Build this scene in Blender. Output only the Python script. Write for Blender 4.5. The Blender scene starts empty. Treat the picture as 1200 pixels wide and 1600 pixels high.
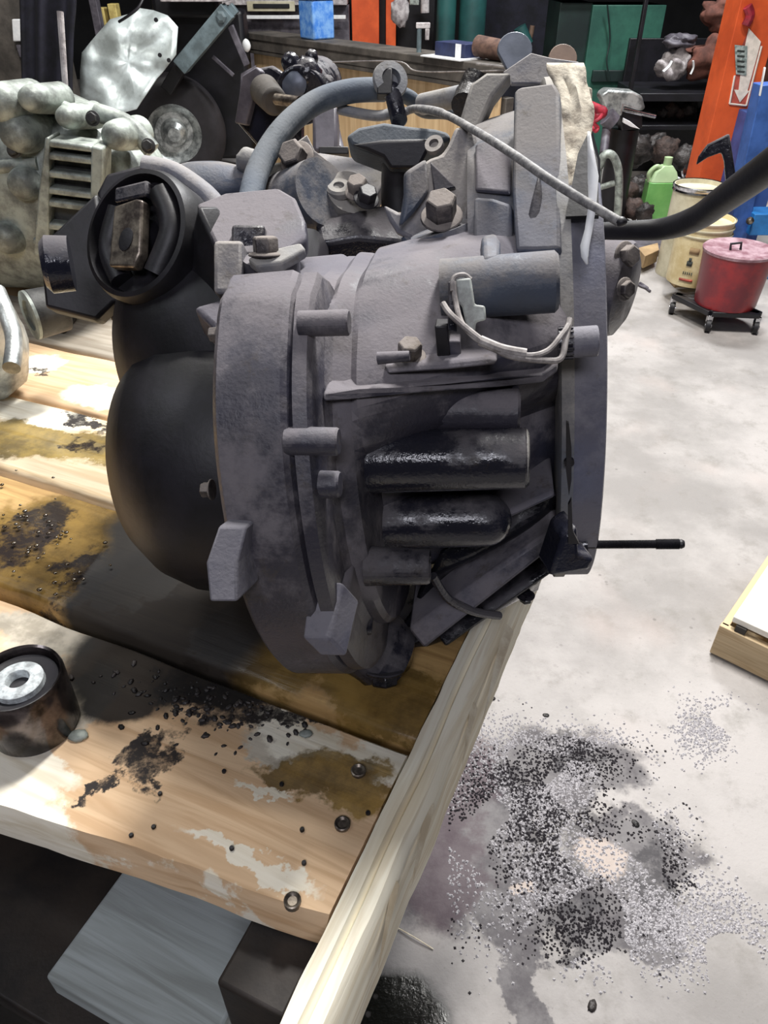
import bpy, bmesh, math, random
from mathutils import Vector, Matrix, noise
random.seed(7)
C = bpy.context.scene
COL = C.collection
V = Vector
PI = math.pi
# ------------------------------------------------------------------ camera
F = 1155.0
PITCH = math.radians(37.0)
CAM = V((0, 0, 1.4))
RIGHT = V((1, 0, 0)); FWD = V((0, math.cos(PITCH), -math.sin(PITCH))); UP = V((0, math.sin(PITCH), math.cos(PITCH)))
cam = bpy.data.cameras.new('camera'); camo = bpy.data.objects.new('camera', cam); COL.objects.link(camo)
cam.sensor_fit = 'HORIZONTAL'; cam.sensor_width = 36; cam.lens = 36 * F / 1200
cam.clip_start = .01
camo.location = CAM; camo.rotation_euler = (PI / 2 - PITCH, 0, 0)
C.camera = camo
# ------------------------------------------------------------------ world, lights, exposure
w = bpy.data.worlds.new('world'); C.world = w; w.use_nodes = True
w.node_tree.nodes['Background'].inputs[0].default_value = (.62, .72, .9, 1)
w.node_tree.nodes['Background'].inputs[1].default_value = .05
C.view_settings.view_transform = 'Standard'; C.view_settings.look = 'None'
C.view_settings.gamma = 1; C.view_settings.use_curve_mapping = False
C.view_settings.exposure = 0.48
def area(name, loc, target, sx, sy, power, col=(1, 1, 1)):
    l = bpy.data.lights.new(name, 'AREA'); l.shape = 'RECTANGLE'; l.size = sx; l.size_y = sy; l.energy = power; l.color = col
    o = bpy.data.objects.new(name, l); COL.objects.link(o); o.location = loc
    o.rotation_euler = (V(target) - V(loc)).to_track_quat('-Z', 'Y').to_euler()
    return o
area('shop_and_fill_lamp', (.75, 2.0, 3.9), (0, .5, .9), .3, .9, 150, (1, .98, .95))
area('shop_and_fill_lamp', (1.6, 4.8, 4.2), (1.2, 4.0, 0), 1.2, .4, 150, (.96, .98, 1))
area('shop_and_fill_lamp', (-1.0, 2.6, 4.3), (-.3, 5.6, .4), 1.2, .4, 95, (1, .97, .92))  # added light to brighten the plywood bench front, no fixture there
area('shop_and_fill_lamp', (-2.2, .4, 3.6), (-.2, .5, 1), 1.0, .3, 9, (.9, .95, 1))  # added weak fill from the left, not a fixture of the shop
area('shop_and_fill_lamp', (-.2, -1.6, 3.0), (0, .8, .9), 1.2, .5, 22, (.90, .9, 1))  # added front fill behind the camera, lifts the gearbox's near side

# ------------------------------------------------------------------ pixel <-> place
def ray(px, py): return RIGHT * ((px - 600) / F) + FWD + UP * ((800 - py) / F)
def P(px, py, d): return CAM + ray(px, py) * d
def PZ(px, py, z):
    r = ray(px, py); return CAM + r * ((z - CAM.z) / r.z)
def PY(px, py, y):
    r = ray(px, py); return CAM + r * (y / r.y)
def PP(px, py, pt, n):
    r = ray(px, py); return CAM + r * ((pt - CAM).dot(n) / r.dot(n))

# ------------------------------------------------------------------ materials
def lin(c):
    return tuple((x / 255 / 12.92 if x / 255 <= .04045 else ((x / 255 + .055) / 1.055) ** 2.4) for x in c) + (1,)
class NT:
    def __init__(s, name):
        s.m = bpy.data.materials.new(name); s.m.use_nodes = True; s.t = s.m.node_tree; s.n = s.t.nodes; s.l = s.t.links
        s.b = s.n['Principled BSDF']
        s.pos = s.n.new('ShaderNodeNewGeometry').outputs['Position']
        s.nor = s.n.new('ShaderNodeNewGeometry').outputs['True Normal']
    def link(s, a, b): s.l.new(a, b)
    def put(s, sock, v):
        if isinstance(v, (int, float)): sock.default_value = v
        elif isinstance(v, (tuple, list)): sock.default_value = v
        else: s.l.new(v, sock)
    def noise(s, scale=10, detail=5, rough=.6, vec=None, dist=0, sc3=None):
        n = s.n.new('ShaderNodeTexNoise'); n.inputs['Scale'].default_value = scale; n.inputs['Detail'].default_value = detail
        n.inputs['Roughness'].default_value = rough; n.inputs['Distortion'].default_value = dist
        v = vec or s.pos
        if sc3: v = s.vmath('MULTIPLY', v, sc3)
        s.l.new(v, n.inputs['Vector']); return n.outputs['Fac']
    def vor(s, scale, vec=None, feat='F1', rnd=1):
        n = s.n.new('ShaderNodeTexVoronoi'); n.feature = feat; n.inputs['Scale'].default_value = scale; n.inputs['Randomness'].default_value = rnd
        s.l.new(vec or s.pos, n.inputs['Vector']); return n.outputs['Distance']
    def vmath(s, op, a, b):
        n = s.n.new('ShaderNodeVectorMath'); n.operation = op; s.put(n.inputs[0], a)
        if b is not None: s.put(n.inputs[1], b)
        return n.outputs['Value'] if op in ('LENGTH', 'DISTANCE', 'DOT_PRODUCT') else n.outputs['Vector']
    def math(s, op, a, b=0, c=None):
        n = s.n.new('ShaderNodeMath'); n.operation = op; s.put(n.inputs[0], a); s.put(n.inputs[1], b)
        if c is not None: s.put(n.inputs[2], c)
        return n.outputs[0]
    def ramp(s, f, a, b, lo=0, hi=1):
        n = s.n.new('ShaderNodeMapRange'); n.interpolation_type = 'SMOOTHSTEP'
        s.put(n.inputs[0], f); n.inputs[1].default_value = a; n.inputs[2].default_value = b; n.inputs[3].default_value = lo; n.inputs[4].default_value = hi
        return n.outputs[0]
    def mix(s, f, a, b):
        n = s.n.new('ShaderNodeMix'); n.data_type = 'RGBA'; s.put(n.inputs[0], f); s.put(n.inputs[6], a); s.put(n.inputs[7], b)
        return n.outputs[2]
    def bump(s, h, strength=.3, dist=.002):
        n = s.n.new('ShaderNodeBump'); n.inputs['Strength'].default_value = strength; n.inputs['Distance'].default_value = dist
        s.l.new(h, n.inputs['Height']); s.l.new(n.outputs[0], s.b.inputs['Normal'])
    def fin(s, col, rough=.6, metal=0, **k):
        s.put(s.b.inputs['Base Color'], col); s.put(s.b.inputs['Roughness'], rough); s.put(s.b.inputs['Metallic'], metal)
        for a, v in k.items(): s.put(s.b.inputs[a], v)
        return s.m
    def blots(s, items, warp=.03, wscale=14):
        # items: (x, y, rx, ry, rot) in the floor plane -> 1 inside
        nn = s.n.new('ShaderNodeTexNoise'); nn.inputs['Scale'].default_value = wscale; nn.inputs['Detail'].default_value = 6; nn.inputs['Roughness'].default_value = .65
        s.l.new(s.pos, nn.inputs['Vector'])
        off = s.vmath('MULTIPLY', s.vmath('SUBTRACT', nn.outputs['Color'], (.5, .5, .5)), (warp * 4, warp * 4, 0))
        p = s.vmath('ADD', s.pos, off); out = None
        for (x, y, rx, ry, a) in items:
            q = s.vmath('SUBTRACT', p, (x, y, 0))
            c, si = math.cos(a), math.sin(a)
            u = s.math('DIVIDE', s.vmath('DOT_PRODUCT', q, (c, si, 0)), rx); v = s.math('DIVIDE', s.vmath('DOT_PRODUCT', q, (-si, c, 0)), ry)
            d = s.math('SQRT', s.math('ADD', s.math('MULTIPLY', u, u), s.math('MULTIPLY', v, v)))
            m = s.ramp(d, 1.12, .82)
            out = m if out is None else s.math('MAXIMUM', out, m)
        return out
def mat(name, c1, c2=None, rough=.6, metal=0, scale=12, bump=.2, bscale=60, bd=.002, spec=.5, **k):
    t = NT(name)
    c2 = c2 or tuple(x * .7 for x in c1)
    f = t.ramp(t.noise(scale, 6, .65), .35, .65)
    if bump: t.bump(t.noise(bscale, 4, .6), bump, bd)
    k['Specular IOR Level'] = spec
    return t.fin(t.mix(f, lin(c1), lin(c2)), rough, metal, **k)
def dusty(name, base, dust, amt=.6, rough=.55, metal=.0, oil=None, scale=18):
    # cast metal under settled dust: dust lies in patches, thicker on faces that look up
    t = NT(name)
    up = t.ramp(t.vmath('DOT_PRODUCT', t.nor, (0, 0, 1)), -.2, .9)
    n1 = t.noise(scale, 7, .7); n2 = t.noise(160, 3, .6)
    f = t.math('ADD', t.math('MULTIPLY', up, .42), t.math('MULTIPLY', t.ramp(n1, .32, .68), .55))
    f = t.ramp(f, .72 - amt, 1.22 - amt)
    c = t.mix(f, lin(base), lin(dust))
    c = t.mix(t.ramp(t.noise(7, 4, .6), .45, .7, 0, .35), c, lin((base[0] * 1.05, base[1] * 1.2, base[2] * 1.4)))
    c = t.mix(t.math('MULTIPLY', t.ramp(t.noise(38, 6, .75), .56, .7, 0, .55), 1), c, lin((dust[0] * .62, dust[1] * .58, dust[2] * .5)))
    c = t.mix(t.ramp(n2, .6, .78, 0, .35), c, lin(tuple(x * .5 for x in dust)))
    r = t.math('ADD', t.math('MULTIPLY', f, .92 - rough), rough)
    t.bump(t.math('ADD', t.noise(90, 5, .7), t.math('MULTIPLY', t.noise(420, 2, .5), .5)), .35, .0015)
    return t.fin(c, r, metal, **{'Specular IOR Level': .5})
M = {}
M['cast'] = dusty('dusty_cast_metal', (56, 54, 62), (116, 111, 114), .46, .36)
M['cast_dark'] = dusty('dark_cast_metal', (34, 34, 42), (90, 86, 88), .31, .14)
M['cast_oil'] = dusty('oily_cast_metal', (22, 22, 27), (70, 67, 72), .22, .16)
M['bell'] = dusty('bell_metal', (62, 68, 80), (122, 118, 116), .42, .5)
M['pale_dust'] = dusty('pale_dusty_metal', (98, 96, 100), (160, 154, 148), .5, .5)
M['flange'] = dusty('flange_metal', (104, 103, 104), (150, 146, 140), .55, .5)
M['plate'] = dusty('adapter_metal', (96, 95, 106), (126, 124, 130), .5, .45)
M['rubber'] = mat('black_rubber', (30, 28, 34), (17, 16, 19), .5, 0, 30, .2, 200, .001)
M['hose'] = dusty('hose_rubber', (62, 70, 78), (108, 112, 116), .5, .6)
M['cable'] = mat('cable_sleeve', (150, 148, 146), (98, 97, 98), .6, 0, 200, .3, 600, .0006)
M['bolt'] = dusty('bolt_steel', (52, 48, 50), (140, 132, 126), .5, .4, .3)
M['worn_steel'] = mat('worn_steel', (150, 140, 126), (70, 62, 58), .38, .7, 60, .3, 120, .001)
M['tan_gasket'] = mat('torn_gasket', (214, 206, 188), (140, 130, 116), .9, 0, 40, .5, 120, .003)
M['connector'] = mat('grey_connector', (186, 192, 186), (140, 142, 138), .5, 0, 80, .2, 300, .0005)
M['wire'] = mat('dusty_wire', (168, 162, 158), (120, 114, 112), .6, 0, 120, .2, 400, .0004)
M['alloy'] = mat('weathered_alloy', (172, 180, 172), (104, 108, 104), .55, .25, 22, .5, 90, .002)
M['alloy_dark'] = mat('alloy_recess', (74, 74, 72), (40, 40, 40), .6, .2, 30, .4, 90, .002)
M['bright_alloy'] = mat('bright_alloy', (206, 210, 208), (120, 124, 124), .36, .6, 18, .4, 70, .003)
M['white_plastic'] = mat('white_plastic', (245, 245, 245), (226, 228, 230), .5, 0, 30, 0)
M['black'] = mat('black_paint', (26, 25, 32), (14, 14, 17), .45, 0, 10, .2, 60, .002)
M['navy'] = mat('navy_cloth', (30, 30, 44), (15, 16, 24), .85, 0, 8, .4, 40, .004)
M['blue_grey'] = mat('blue_grey_paint', (112, 128, 134), (84, 96, 100), .5, 0, 12, .2, 60, .002)
M['grey_paint'] = mat('grey_paint', (104, 100, 108), (66, 62, 70), .5, 0, 12, .2, 60, .002)
M['slate'] = mat('slate_steel', (104, 110, 124), (84, 90, 102), .4, .2, 30, .1)
M['rust_tab'] = mat('rusty_tab', (124, 100, 84), (104, 84, 72), .6, 0, 30, .1)
M['orange'] = mat('orange_paint', (232, 100, 50), (205, 84, 42), .45, 0, 5, .1, 40, .002)
M['blue'] = mat('blue_paint', (64, 104, 178), (44, 78, 140), .45, 0, 6, .1, 40, .002)
M['bright_blue'] = mat('bright_blue_paint', (46, 128, 200), (34, 96, 156), .45, 0, 6, .1, 40, .002)
M['green_paint'] = mat('green_paint', (52, 104, 88), (36, 78, 68), .55, 0, 3, .1, 40, .002)
M['green_dark'] = mat('dark_green_paint', (28, 50, 46), (18, 32, 32), .55, 0, 3, .1, 40, .002)
M['teal'] = mat('teal_paint', (44, 96, 94), (34, 72, 72), .5, 0, 3, .1, 40, .002)
M['bench_wood'] = mat('old_bench_timber', (92, 86, 80), (62, 58, 54), .8, 0, 6, .4, 40, .004)
M['tan'] = mat('tan_card', (176, 150, 112), (150, 126, 94), .9, 0, 8, .2)
M['brown_sack'] = mat('brown_sack', (124, 78, 66), (84, 52, 44), .85, 0, 12, .3, 60, .006)
M['white_cloth'] = mat('white_cloth', (206, 200, 200), (140, 132, 134), .9, 0, 20, .4, 60, .006)
M['cream'] = mat('cream_plastic', (212, 206, 182), (176, 168, 140), .5, 0, 6, .1)
M['yellowed'] = mat('yellowed_plastic', (222, 208, 168), (196, 176, 128), .5, 0, 9, .1)
M['red_plastic'] = mat('stained_red_plastic', (150, 40, 44), (108, 34, 44), .38, 0, 7, .1)
M['pink_lid'] = mat('pale_lid', (178, 150, 158), (128, 88, 98), .6, 0, 14, .3, 30, .006)
M['green_jug'] = mat('green_coolant', (132, 196, 112), (112, 178, 96), .35, 0, 5, 0)
M['jug_top'] = mat('pale_green_plastic', (190, 212, 166), (170, 196, 150), .4, 0, 5, 0)
M['chrome'] = mat('chrome', (220, 220, 224), (150, 150, 156), .15, 1, 20, .1)
M['junk'] = mat('greasy_scrap', (66, 60, 58), (28, 26, 26), .5, .2, 14, .6, 50, .01)
M['junk_rust'] = mat('rusty_scrap', (84, 68, 62), (44, 36, 34), .7, .1, 14, .6, 50, .01)
M['red'] = mat('red_rubber', (176, 44, 60), (120, 30, 44), .5, 0, 20, 0)
M['blue_tub'] = mat('blue_tub_plastic', (70, 130, 214), (130, 176, 230), .4, 0, 20, 0)
M['yellow'] = mat('yellow_plastic', (226, 206, 128), (190, 168, 100), .6, 0, 20, 0)
M['print_dark'] = mat('dark_print', (64, 70, 66), None, .7, 0, 10, 0)
M['print_red'] = mat('red_print', (206, 96, 80), None, .7, 0, 10, 0)
M['print_white'] = mat('white_print', (250, 238, 226), (226, 216, 204), .6, 0, 40, 0)
M['print_grey'] = mat('grey_label', (182, 192, 188), (112, 128, 124), .6, 0, 60, 0)
M['splinter'] = mat('pale_split_wood', (236, 228, 206), (200, 184, 156), .8, 0, 30, .4, 60, .001)
M['lamp_body'] = mat('lamp_body', (220, 220, 220), None, .6, 0, 10, 0)

def e12(a, b): return V((a * E1.x + b * E2.x, a * E1.y + b * E2.y, 0))
TH = math.radians(-24)
E1 = V((math.cos(TH), math.sin(TH), 0)); E2 = V((-math.sin(TH), math.cos(TH), 0)); DZ = .9

def wood(name, base, grain, seed, wet=None, wetcol=(120, 92, 50), dark=None, grey=None, pale=None, oil_shade=None, along=E1, across=E2):
    t = NT(name)
    u = t.vmath('DOT_PRODUCT', t.pos, tuple(along)); v = t.vmath('DOT_PRODUCT', t.pos, tuple(across))
    cx = t.n.new('ShaderNodeCombineXYZ'); t.l.new(t.math('MULTIPLY', u, .07), cx.inputs[0]); t.l.new(v, cx.inputs[1]); cx.inputs[2].default_value = seed
    zz = t.n.new('ShaderNodeSeparateXYZ'); t.l.new(t.pos, zz.inputs[0]); t.l.new(t.math('ADD', zz.outputs[2], seed), cx.inputs[2])
    g = t.noise(85, 4, .55, cx.outputs[0], .8); g2 = t.noise(9, 3, .6, cx.outputs[0], 1.5)
    col = t.mix(t.ramp(g, .38, .68, 0, .75), lin(base), lin(grain))
    col = t.mix(t.ramp(g2, .4, .7, 0, .5), col, lin(tuple(x * .8 for x in base)))
    rough = .75
    if grey: col = t.mix(t.math('MULTIPLY', t.blots(grey, .02), .8), col, t.mix(t.ramp(t.noise(30), .4, .6), lin((206, 202, 188)), lin((150, 150, 140))))
    if pale: col = t.mix(t.math('MULTIPLY', t.blots(pale, .02), .9), col, t.mix(t.ramp(g, .4, .7, 0, .6), lin((252, 246, 228)), lin((214, 200, 168))))
    rgh = None
    if wet:
        m = t.blots(wet, .025)
        col = t.mix(t.math('MULTIPLY', m, .85), col, t.mix(t.ramp(t.noise(16, 6, .7), .35, .65), lin(wetcol), lin(tuple(x * .55 for x in wetcol))))
        rgh = t.ramp(m, 0, 1, .75, .22)
    if dark:
        m = t.math('MULTIPLY', t.blots(dark, .03, 24), t.ramp(t.noise(45, 6, .75), .3, .55, .25, 1))
        col = t.mix(m, col, lin((44, 38, 36)))
    if oil_shade:  # oil soak blackened further, painting in the gearbox's shadow
        m = m_s = t.blots(oil_shade, .008, 16)
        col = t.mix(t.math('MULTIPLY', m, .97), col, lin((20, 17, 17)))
    t.bump(g, .45, .0015)
    if oil_shade and rgh is not None: rgh = t.math('MAXIMUM', rgh, t.math('MULTIPLY', m_s, .6))
    return t.fin(col, rgh or rough)

# ------------------------------------------------------------------ mesh helpers
def basis(axis):
    a = V(axis).normalized(); h = V((0, 0, 1)) if abs(a.z) < .9 else V((1, 0, 0))
    u = a.cross(h).normalized(); v = a.cross(u).normalized(); return a, u, v
def smooth_path(pts, n=8):
    pts = [V(p) for p in pts]; out = []
    for i in range(len(pts) - 1):
        p0 = pts[max(i - 1, 0)]; p1 = pts[i]; p2 = pts[i + 1]; p3 = pts[min(i + 2, len(pts) - 1)]
        for k in range(n):
            t = k / n
            out.append(.5 * ((2 * p1) + (p2 - p0) * t + (2 * p0 - 5 * p1 + 4 * p2 - p3) * t * t + (3 * p1 - p0 - 3 * p2 + p3) * t ** 3))
    out.append(pts[-1]); return out
class MB:
    def __init__(s): s.v = []; s.f = []; s.soft = False
    def add(s, vs, fs):
        o = len(s.v); s.v += [V(p) for p in vs]; s.f += [[i + o for i in f] for f in fs]; return s
    def box(s, c, hx, hy, hz, ax=(1, 0, 0), ay=(0, 1, 0), az=(0, 0, 1), top=1.0):
        c = V(c); ax = V(ax).normalized(); ay = V(ay).normalized(); az = V(az).normalized()
        vs = []
        for k in (-1, 1):
            q = top if k > 0 else 1
            for i, j in ((-1, -1), (1, -1), (1, 1), (-1, 1)): vs.append(c + ax * hx * i * q + ay * hy * j * q + az * hz * k)
        return s.add(vs, [(0, 3, 2, 1), (4, 5, 6, 7), (0, 1, 5, 4), (1, 2, 6, 5), (2, 3, 7, 6), (3, 0, 4, 7)])
    def cyl(s, a, b, r, r2=None, n=24, ph=0): return s.lathe(a, V(b) - V(a), [(0, r), ((V(b) - V(a)).length, r if r2 is None else r2)], n, ph=ph)
    def lathe(s, p, axis, prof, n=32, a0=0, a1=2 * PI, sx=1, sy=1, cap=True, ph=0):
        a, u, v = basis(axis); p = V(p); vs = []; fs = []
        full = abs(a1 - a0 - 2 * PI) < 1e-6; m = n if full else n + 1
        for (h, r) in prof:
            for k in range(m):
                t = a0 + (a1 - a0) * k / n + ph; vs.append(p + a * h + (u * math.cos(t) * sx + v * math.sin(t) * sy) * max(r, 1e-5))
        for i in range(len(prof) - 1):
            for k in range(n if full else n):
                k2 = (k + 1) % m; fs.append((i * m + k, i * m + k2, (i + 1) * m + k2, (i + 1) * m + k))
        if cap and full:
            fs.append(tuple(range(m - 1, -1, -1))); o = (len(prof) - 1) * m; fs.append(tuple(range(o, o + m)))
        return s.add(vs, fs)
    def tube(s, pts, r, n=12, sm=8, flat=1):
        pp = smooth_path(pts, sm) if sm else [V(p) for p in pts]; L = len(pp)
        rr = r if callable(r) else (lambda t: r)
        u = None; vs = []; fs = []
        for i, p in enumerate(pp):
            d = (pp[min(i + 1, L - 1)] - pp[max(i - 1, 0)]).normalized()
            if u is None: _, u, _ = basis(d)
            u = (u - d * u.dot(d)).normalized(); v = d.cross(u); R = rr(i / (L - 1))
            for k in range(n): vs.append(p + (u * math.cos(2 * PI * k / n) + v * math.sin(2 * PI * k / n) * flat) * R)
        for i in range(L - 1):
            for k in range(n): fs.append((i * n + k, i * n + (k + 1) % n, (i + 1) * n + (k + 1) % n, (i + 1) * n + k))
        fs.append(tuple(range(n - 1, -1, -1))); fs.append(tuple(range((L - 1) * n, L * n)))
        return s.add(vs, fs)
    def prism(s, poly, ext):
        ext = V(ext); n = len(poly); poly = [V(p) for p in poly]
        fs = [tuple(range(n - 1, -1, -1)), tuple(range(n, 2 * n))] + [(i, (i + 1) % n, n + (i + 1) % n, n + i) for i in range(n)]
        return s.add(poly + [p + ext for p in poly], fs)
    def blob(s, c, rx, ry, rz, amp=.15, freq=3, seed=0, nu=20, nv=12, rot=0):
        s.soft = True; vs = []; fs = []; c = V(c); cr, sr = math.cos(rot), math.sin(rot)
        for j in range(nv + 1):
            ph = PI * j / nv
            for i in range(nu):
                th = 2 * PI * i / nu; d = V((math.sin(ph) * math.cos(th), math.sin(ph) * math.sin(th), math.cos(ph)))
                k = 1 + amp * noise.noise(d * freq + V((seed, seed * 2.3, 0)))
                x, y, z = d.x * rx * k, d.y * ry * k, d.z * rz * k
                vs.append(c + V((x * cr - y * sr, x * sr + y * cr, z)))
        for j in range(nv):
            for i in range(nu): fs.append((j * nu + i, (j + 1) * nu + i, (j + 1) * nu + (i + 1) % nu, j * nu + (i + 1) % nu))
        return s.add(vs, fs)
    def build(s, name, mt, root=None, bevel=0, seg=2, ang=35, sub=0, kind=None, label=None, holes=None):
        me = bpy.data.meshes.new(name); o = bpy.data.objects.new(name, me)
        if root is None:
            lo = V((sum(p.x for p in s.v) / len(s.v), sum(p.y for p in s.v) / len(s.v), min(p.z for p in s.v)))
            o.location = lo; org = lo
        else:
            o.parent = root; r = root; org = V((0, 0, 0))
            while r is not None: org += r.location; r = r.parent
        me.from_pydata([p - org for p in s.v], [], s.f); me.validate()
        bm = bmesh.new(); bm.from_mesh(me); bmesh.ops.remove_doubles(bm, verts=bm.verts, dist=1e-6)
        bmesh.ops.recalc_face_normals(bm, faces=bm.faces); bm.to_mesh(me); bm.free()
        for p in me.polygons: p.use_smooth = True
        me.set_sharp_from_angle(angle=math.radians(88 if s.soft else ang))
        me.materials.append(mt if not isinstance(mt, str) else M[mt])
        if bevel:
            b = o.modifiers.new('bevel', 'BEVEL'); b.width = bevel; b.segments = seg; b.limit_method = 'ANGLE'; b.angle_limit = math.radians(38)
        if sub: q = o.modifiers.new('sub', 'SUBSURF'); q.levels = sub; q.render_levels = sub
        COL.objects.link(o)
        if kind: o['kind'] = kind
        if label: o['label'] = label
        return o
def thing(name, loc, label, cat, group=None):
    o = bpy.data.objects.new(name, None); o.empty_display_size = .05; COL.objects.link(o); o.location = loc
    return tag(o, label, cat, group)
def tag(o, label, cat, group=None):
    o['label'] = label; o['category'] = cat
    if group: o['group'] = group
    return o
def pixpoly(pix, pt, n): return [PP(x, y, pt, n) for x, y in pix]
def plate(pix, d, thick, n=None, at=None, mb=None):
    """a plate whose outline passes through the given sight lines, on the plane through depth d with normal n, thickness going away"""
    n = V(n).normalized() if n is not None else -FWD
    ax, ay = at or (sum(p[0] for p in pix) / len(pix), sum(p[1] for p in pix) / len(pix))
    pt = P(ax, ay, d); mb = mb or MB(); mb.prism(pixpoly(pix, pt, n), -n * thick if n.dot(FWD) < 0 else n * thick); return mb
def bolt(root, p, d, r, h, name='bolt', mt='bolt', washer=True, shank=0):
    d = V(d).normalized(); mb = MB(); p = V(p)
    if shank: mb.cyl(p - d * shank, p, r * .55, n=12)
    if washer: mb.lathe(p, d, [(0, r * 1.35), (r * .18, r * 1.35), (r * .3, r * 1.0)], 20)
    mb.lathe(p + d * (r * .2 if washer else 0), d, [(0, r), (h * .85, r), (h, r * .86)], 6, ph=.4)
    return mb.build(name, mt, root, bevel=r * .06, seg=1)

# ================================================================== SETTING
fl = NT('concrete_floor')
def fz(px, py): p = PZ(px, py, 0); return p.x, p.y
def blotpx(px, py, rxp, ryp, rot=0, z=0):
    c = PZ(px, py, z); a = PZ(px + rxp, py, z); b = PZ(px, py - ryp, z); return (c.x, c.y, abs(a.x - c.x), abs(b.y - c.y), rot)
n1 = fl.noise(1.6, 8, .62); n2 = fl.noise(9, 6, .7); n3 = fl.noise(120, 3, .6)
col = fl.mix(fl.ramp(n1, .38, .62), lin((174, 169, 166)), lin((142, 138, 135)))
col = fl.mix(fl.ramp(n2, .5, .72, 0, .55), col, lin((128, 124, 118)))
col = fl.mix(fl.ramp(fl.noise(2.3, 3, .5), .55, .75, 0, .35), col, lin((186, 170, 163)))
col = fl.mix(fl.ramp(n3, .62, .75, 0, .4), col, lin((120, 114, 108)))
grey = fl.blots([blotpx(660, 1330, 90, 120), blotpx(1010, 1440, 70, 50), blotpx(680, 1250, 110, 110), blotpx(700, 1380, 110, 60), blotpx(720, 1290, 110, 130), blotpx(800, 1400, 150, 60), blotpx(880, 1190, 120, 60), blotpx(1010, 1330, 100, 60), blotpx(830, 1530, 34, 90), blotpx(940, 1400, 130, 70)], .07, 6)
col = fl.mix(fl.math('MULTIPLY', grey, .9), col, fl.mix(fl.ramp(n2, .4, .6), lin((112, 109, 110)), lin((76, 72, 76))))
maroon = fl.blots([blotpx(680, 1320, 75, 110), blotpx(720, 1200, 60, 60)], .06, 7)
col = fl.mix(fl.math('MULTIPLY', maroon, .6), col, lin((76, 58, 66)))
dk = fl.blots([blotpx(800, 1225, 50, 30), blotpx(900, 1170, 55, 28), blotpx(880, 1320, 60, 50), blotpx(900, 1440, 40, 40), blotpx(1030, 1380, 40, 50), blotpx(860, 1270, 60, 30)], .085, 8)
dk = fl.math('MULTIPLY', dk, fl.ramp(fl.noise(30, 6, .75), .38, .56, .1, 1))
col = fl.mix(fl.math('MULTIPLY', dk, .75), col, lin((48, 46, 50)))
wet = fl.blots([blotpx(590, 1600, 115, 90), blotpx(500, 1640, 120, 110)], .015, 14)
col = fl.mix(wet, col, lin((20, 20, 16)))
pale = fl.blots([blotpx(820, 1388, 24, 12), blotpx(940, 1340, 38, 36)], .02, 14)
col = fl.mix(fl.math('MULTIPLY', pale, .8), col, lin((190, 176, 166)))
spk = fl.ramp(fl.vor(26), .16, .08); spk = fl.math('MULTIPLY', spk, fl.ramp(fl.noise(3.5), .5, .6))
col = fl.mix(fl.math('MULTIPLY', spk, .55), col, lin((104, 100, 98)))
fl.bump(fl.math('ADD', n2, fl.math('MULTIPLY', n3, .4)), .35, .006)
M['floor'] = fl.fin(col, fl.math('SUBTRACT', .78, fl.math('MULTIPLY', wet, .55)))
MB().box((0, 4.5, -.05), 6, 7.5, .05).build('floor', 'floor', kind='structure')
M['wall'] = mat('soot_grey_wall', (36, 37, 40), (22, 23, 26), .85, 0, 1.5, .2, 20, .01)
M['ceil'] = mat('ceiling_sheet', (92, 92, 92), (70, 70, 70), .9, 0, 2, 0)
MB().box((0, 12.05, 2.4), 6, .05, 2.4).build('wall_back', 'wall', kind='structure')
MB().box((-6.05, 4.5, 2.4), .05, 7.5, 2.4).build('wall_left', 'wall', kind='structure')
MB().box((6.05, 4.5, 2.4), .05, 7.5, 2.4).build('wall_right', 'wall', kind='structure')
MB().box((0, -3.05, 2.4), 6, .05, 2.4).build('wall_front', 'wall', kind='structure')
MB().box((0, 4.5, 4.85), 6.1, 7.6, .05).build('ceiling', 'ceil', kind='structure')

# ================================================================== PALLET UNDER THE GEARBOX
W0 = lambda a, b: (e12(a, b).x, e12(a, b).y)
def db(px, py, rxp, ryp, rot=TH): # blot on the deck
    c = PZ(px, py, DZ); a = PZ(px + rxp, py, DZ); b = PZ(px, py - ryp, DZ); return (c.x, c.y, abs(a.x - c.x), abs(b.y - c.y), rot)
wood1 = wood('front_board_wood', (238, 204, 164), (202, 162, 120), 1.3,
             oil_shade=[db(220, 1030, 120, 80, 0), db(190, 1095, 66, 40, 0), db(330, 1075, 80, 26)], wet=[db(520, 1220, 90, 40), db(460, 1215, 80, 22)], wetcol=(176, 142, 72),  # near-black blots: oil soak plus painted shadow of the gearbox
             dark=[db(330, 1090, 110, 34), db(240, 1180, 40, 50), db(155, 1245, 26, 26), db(420, 1100, 90, 20)],
             pale=[db(460, 1150, 90, 30), db(590, 1190, 60, 26), db(590, 1420, 0.1, 0.1), db(40, 1290, 110, 42), db(200, 1362, 120, 34), db(340, 1425, 120, 36), db(450, 1470, 70, 34), db(30, 1230, 70, 50), db(30, 1190, 120, 22), db(420, 1232, 60, 8), db(380, 1345, 130, 14)],
             grey=[db(120, 1090, 60, 60), db(60, 990, 90, 36), db(420, 1165, 60, 20)])
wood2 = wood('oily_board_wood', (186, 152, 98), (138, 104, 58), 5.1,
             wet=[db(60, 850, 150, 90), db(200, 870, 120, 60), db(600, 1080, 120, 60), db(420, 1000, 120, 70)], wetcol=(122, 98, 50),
             dark=[db(40, 830, 60, 50), db(120, 900, 50, 40)], oil_shade=[db(300, 900, 170, 150, 0), db(190, 960, 110, 110, 0), db(300, 980, 110, 60, 0), db(300, 830, 150, 70)])  # the blackest blots paint the gearbox's shadow over oily wood
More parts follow.
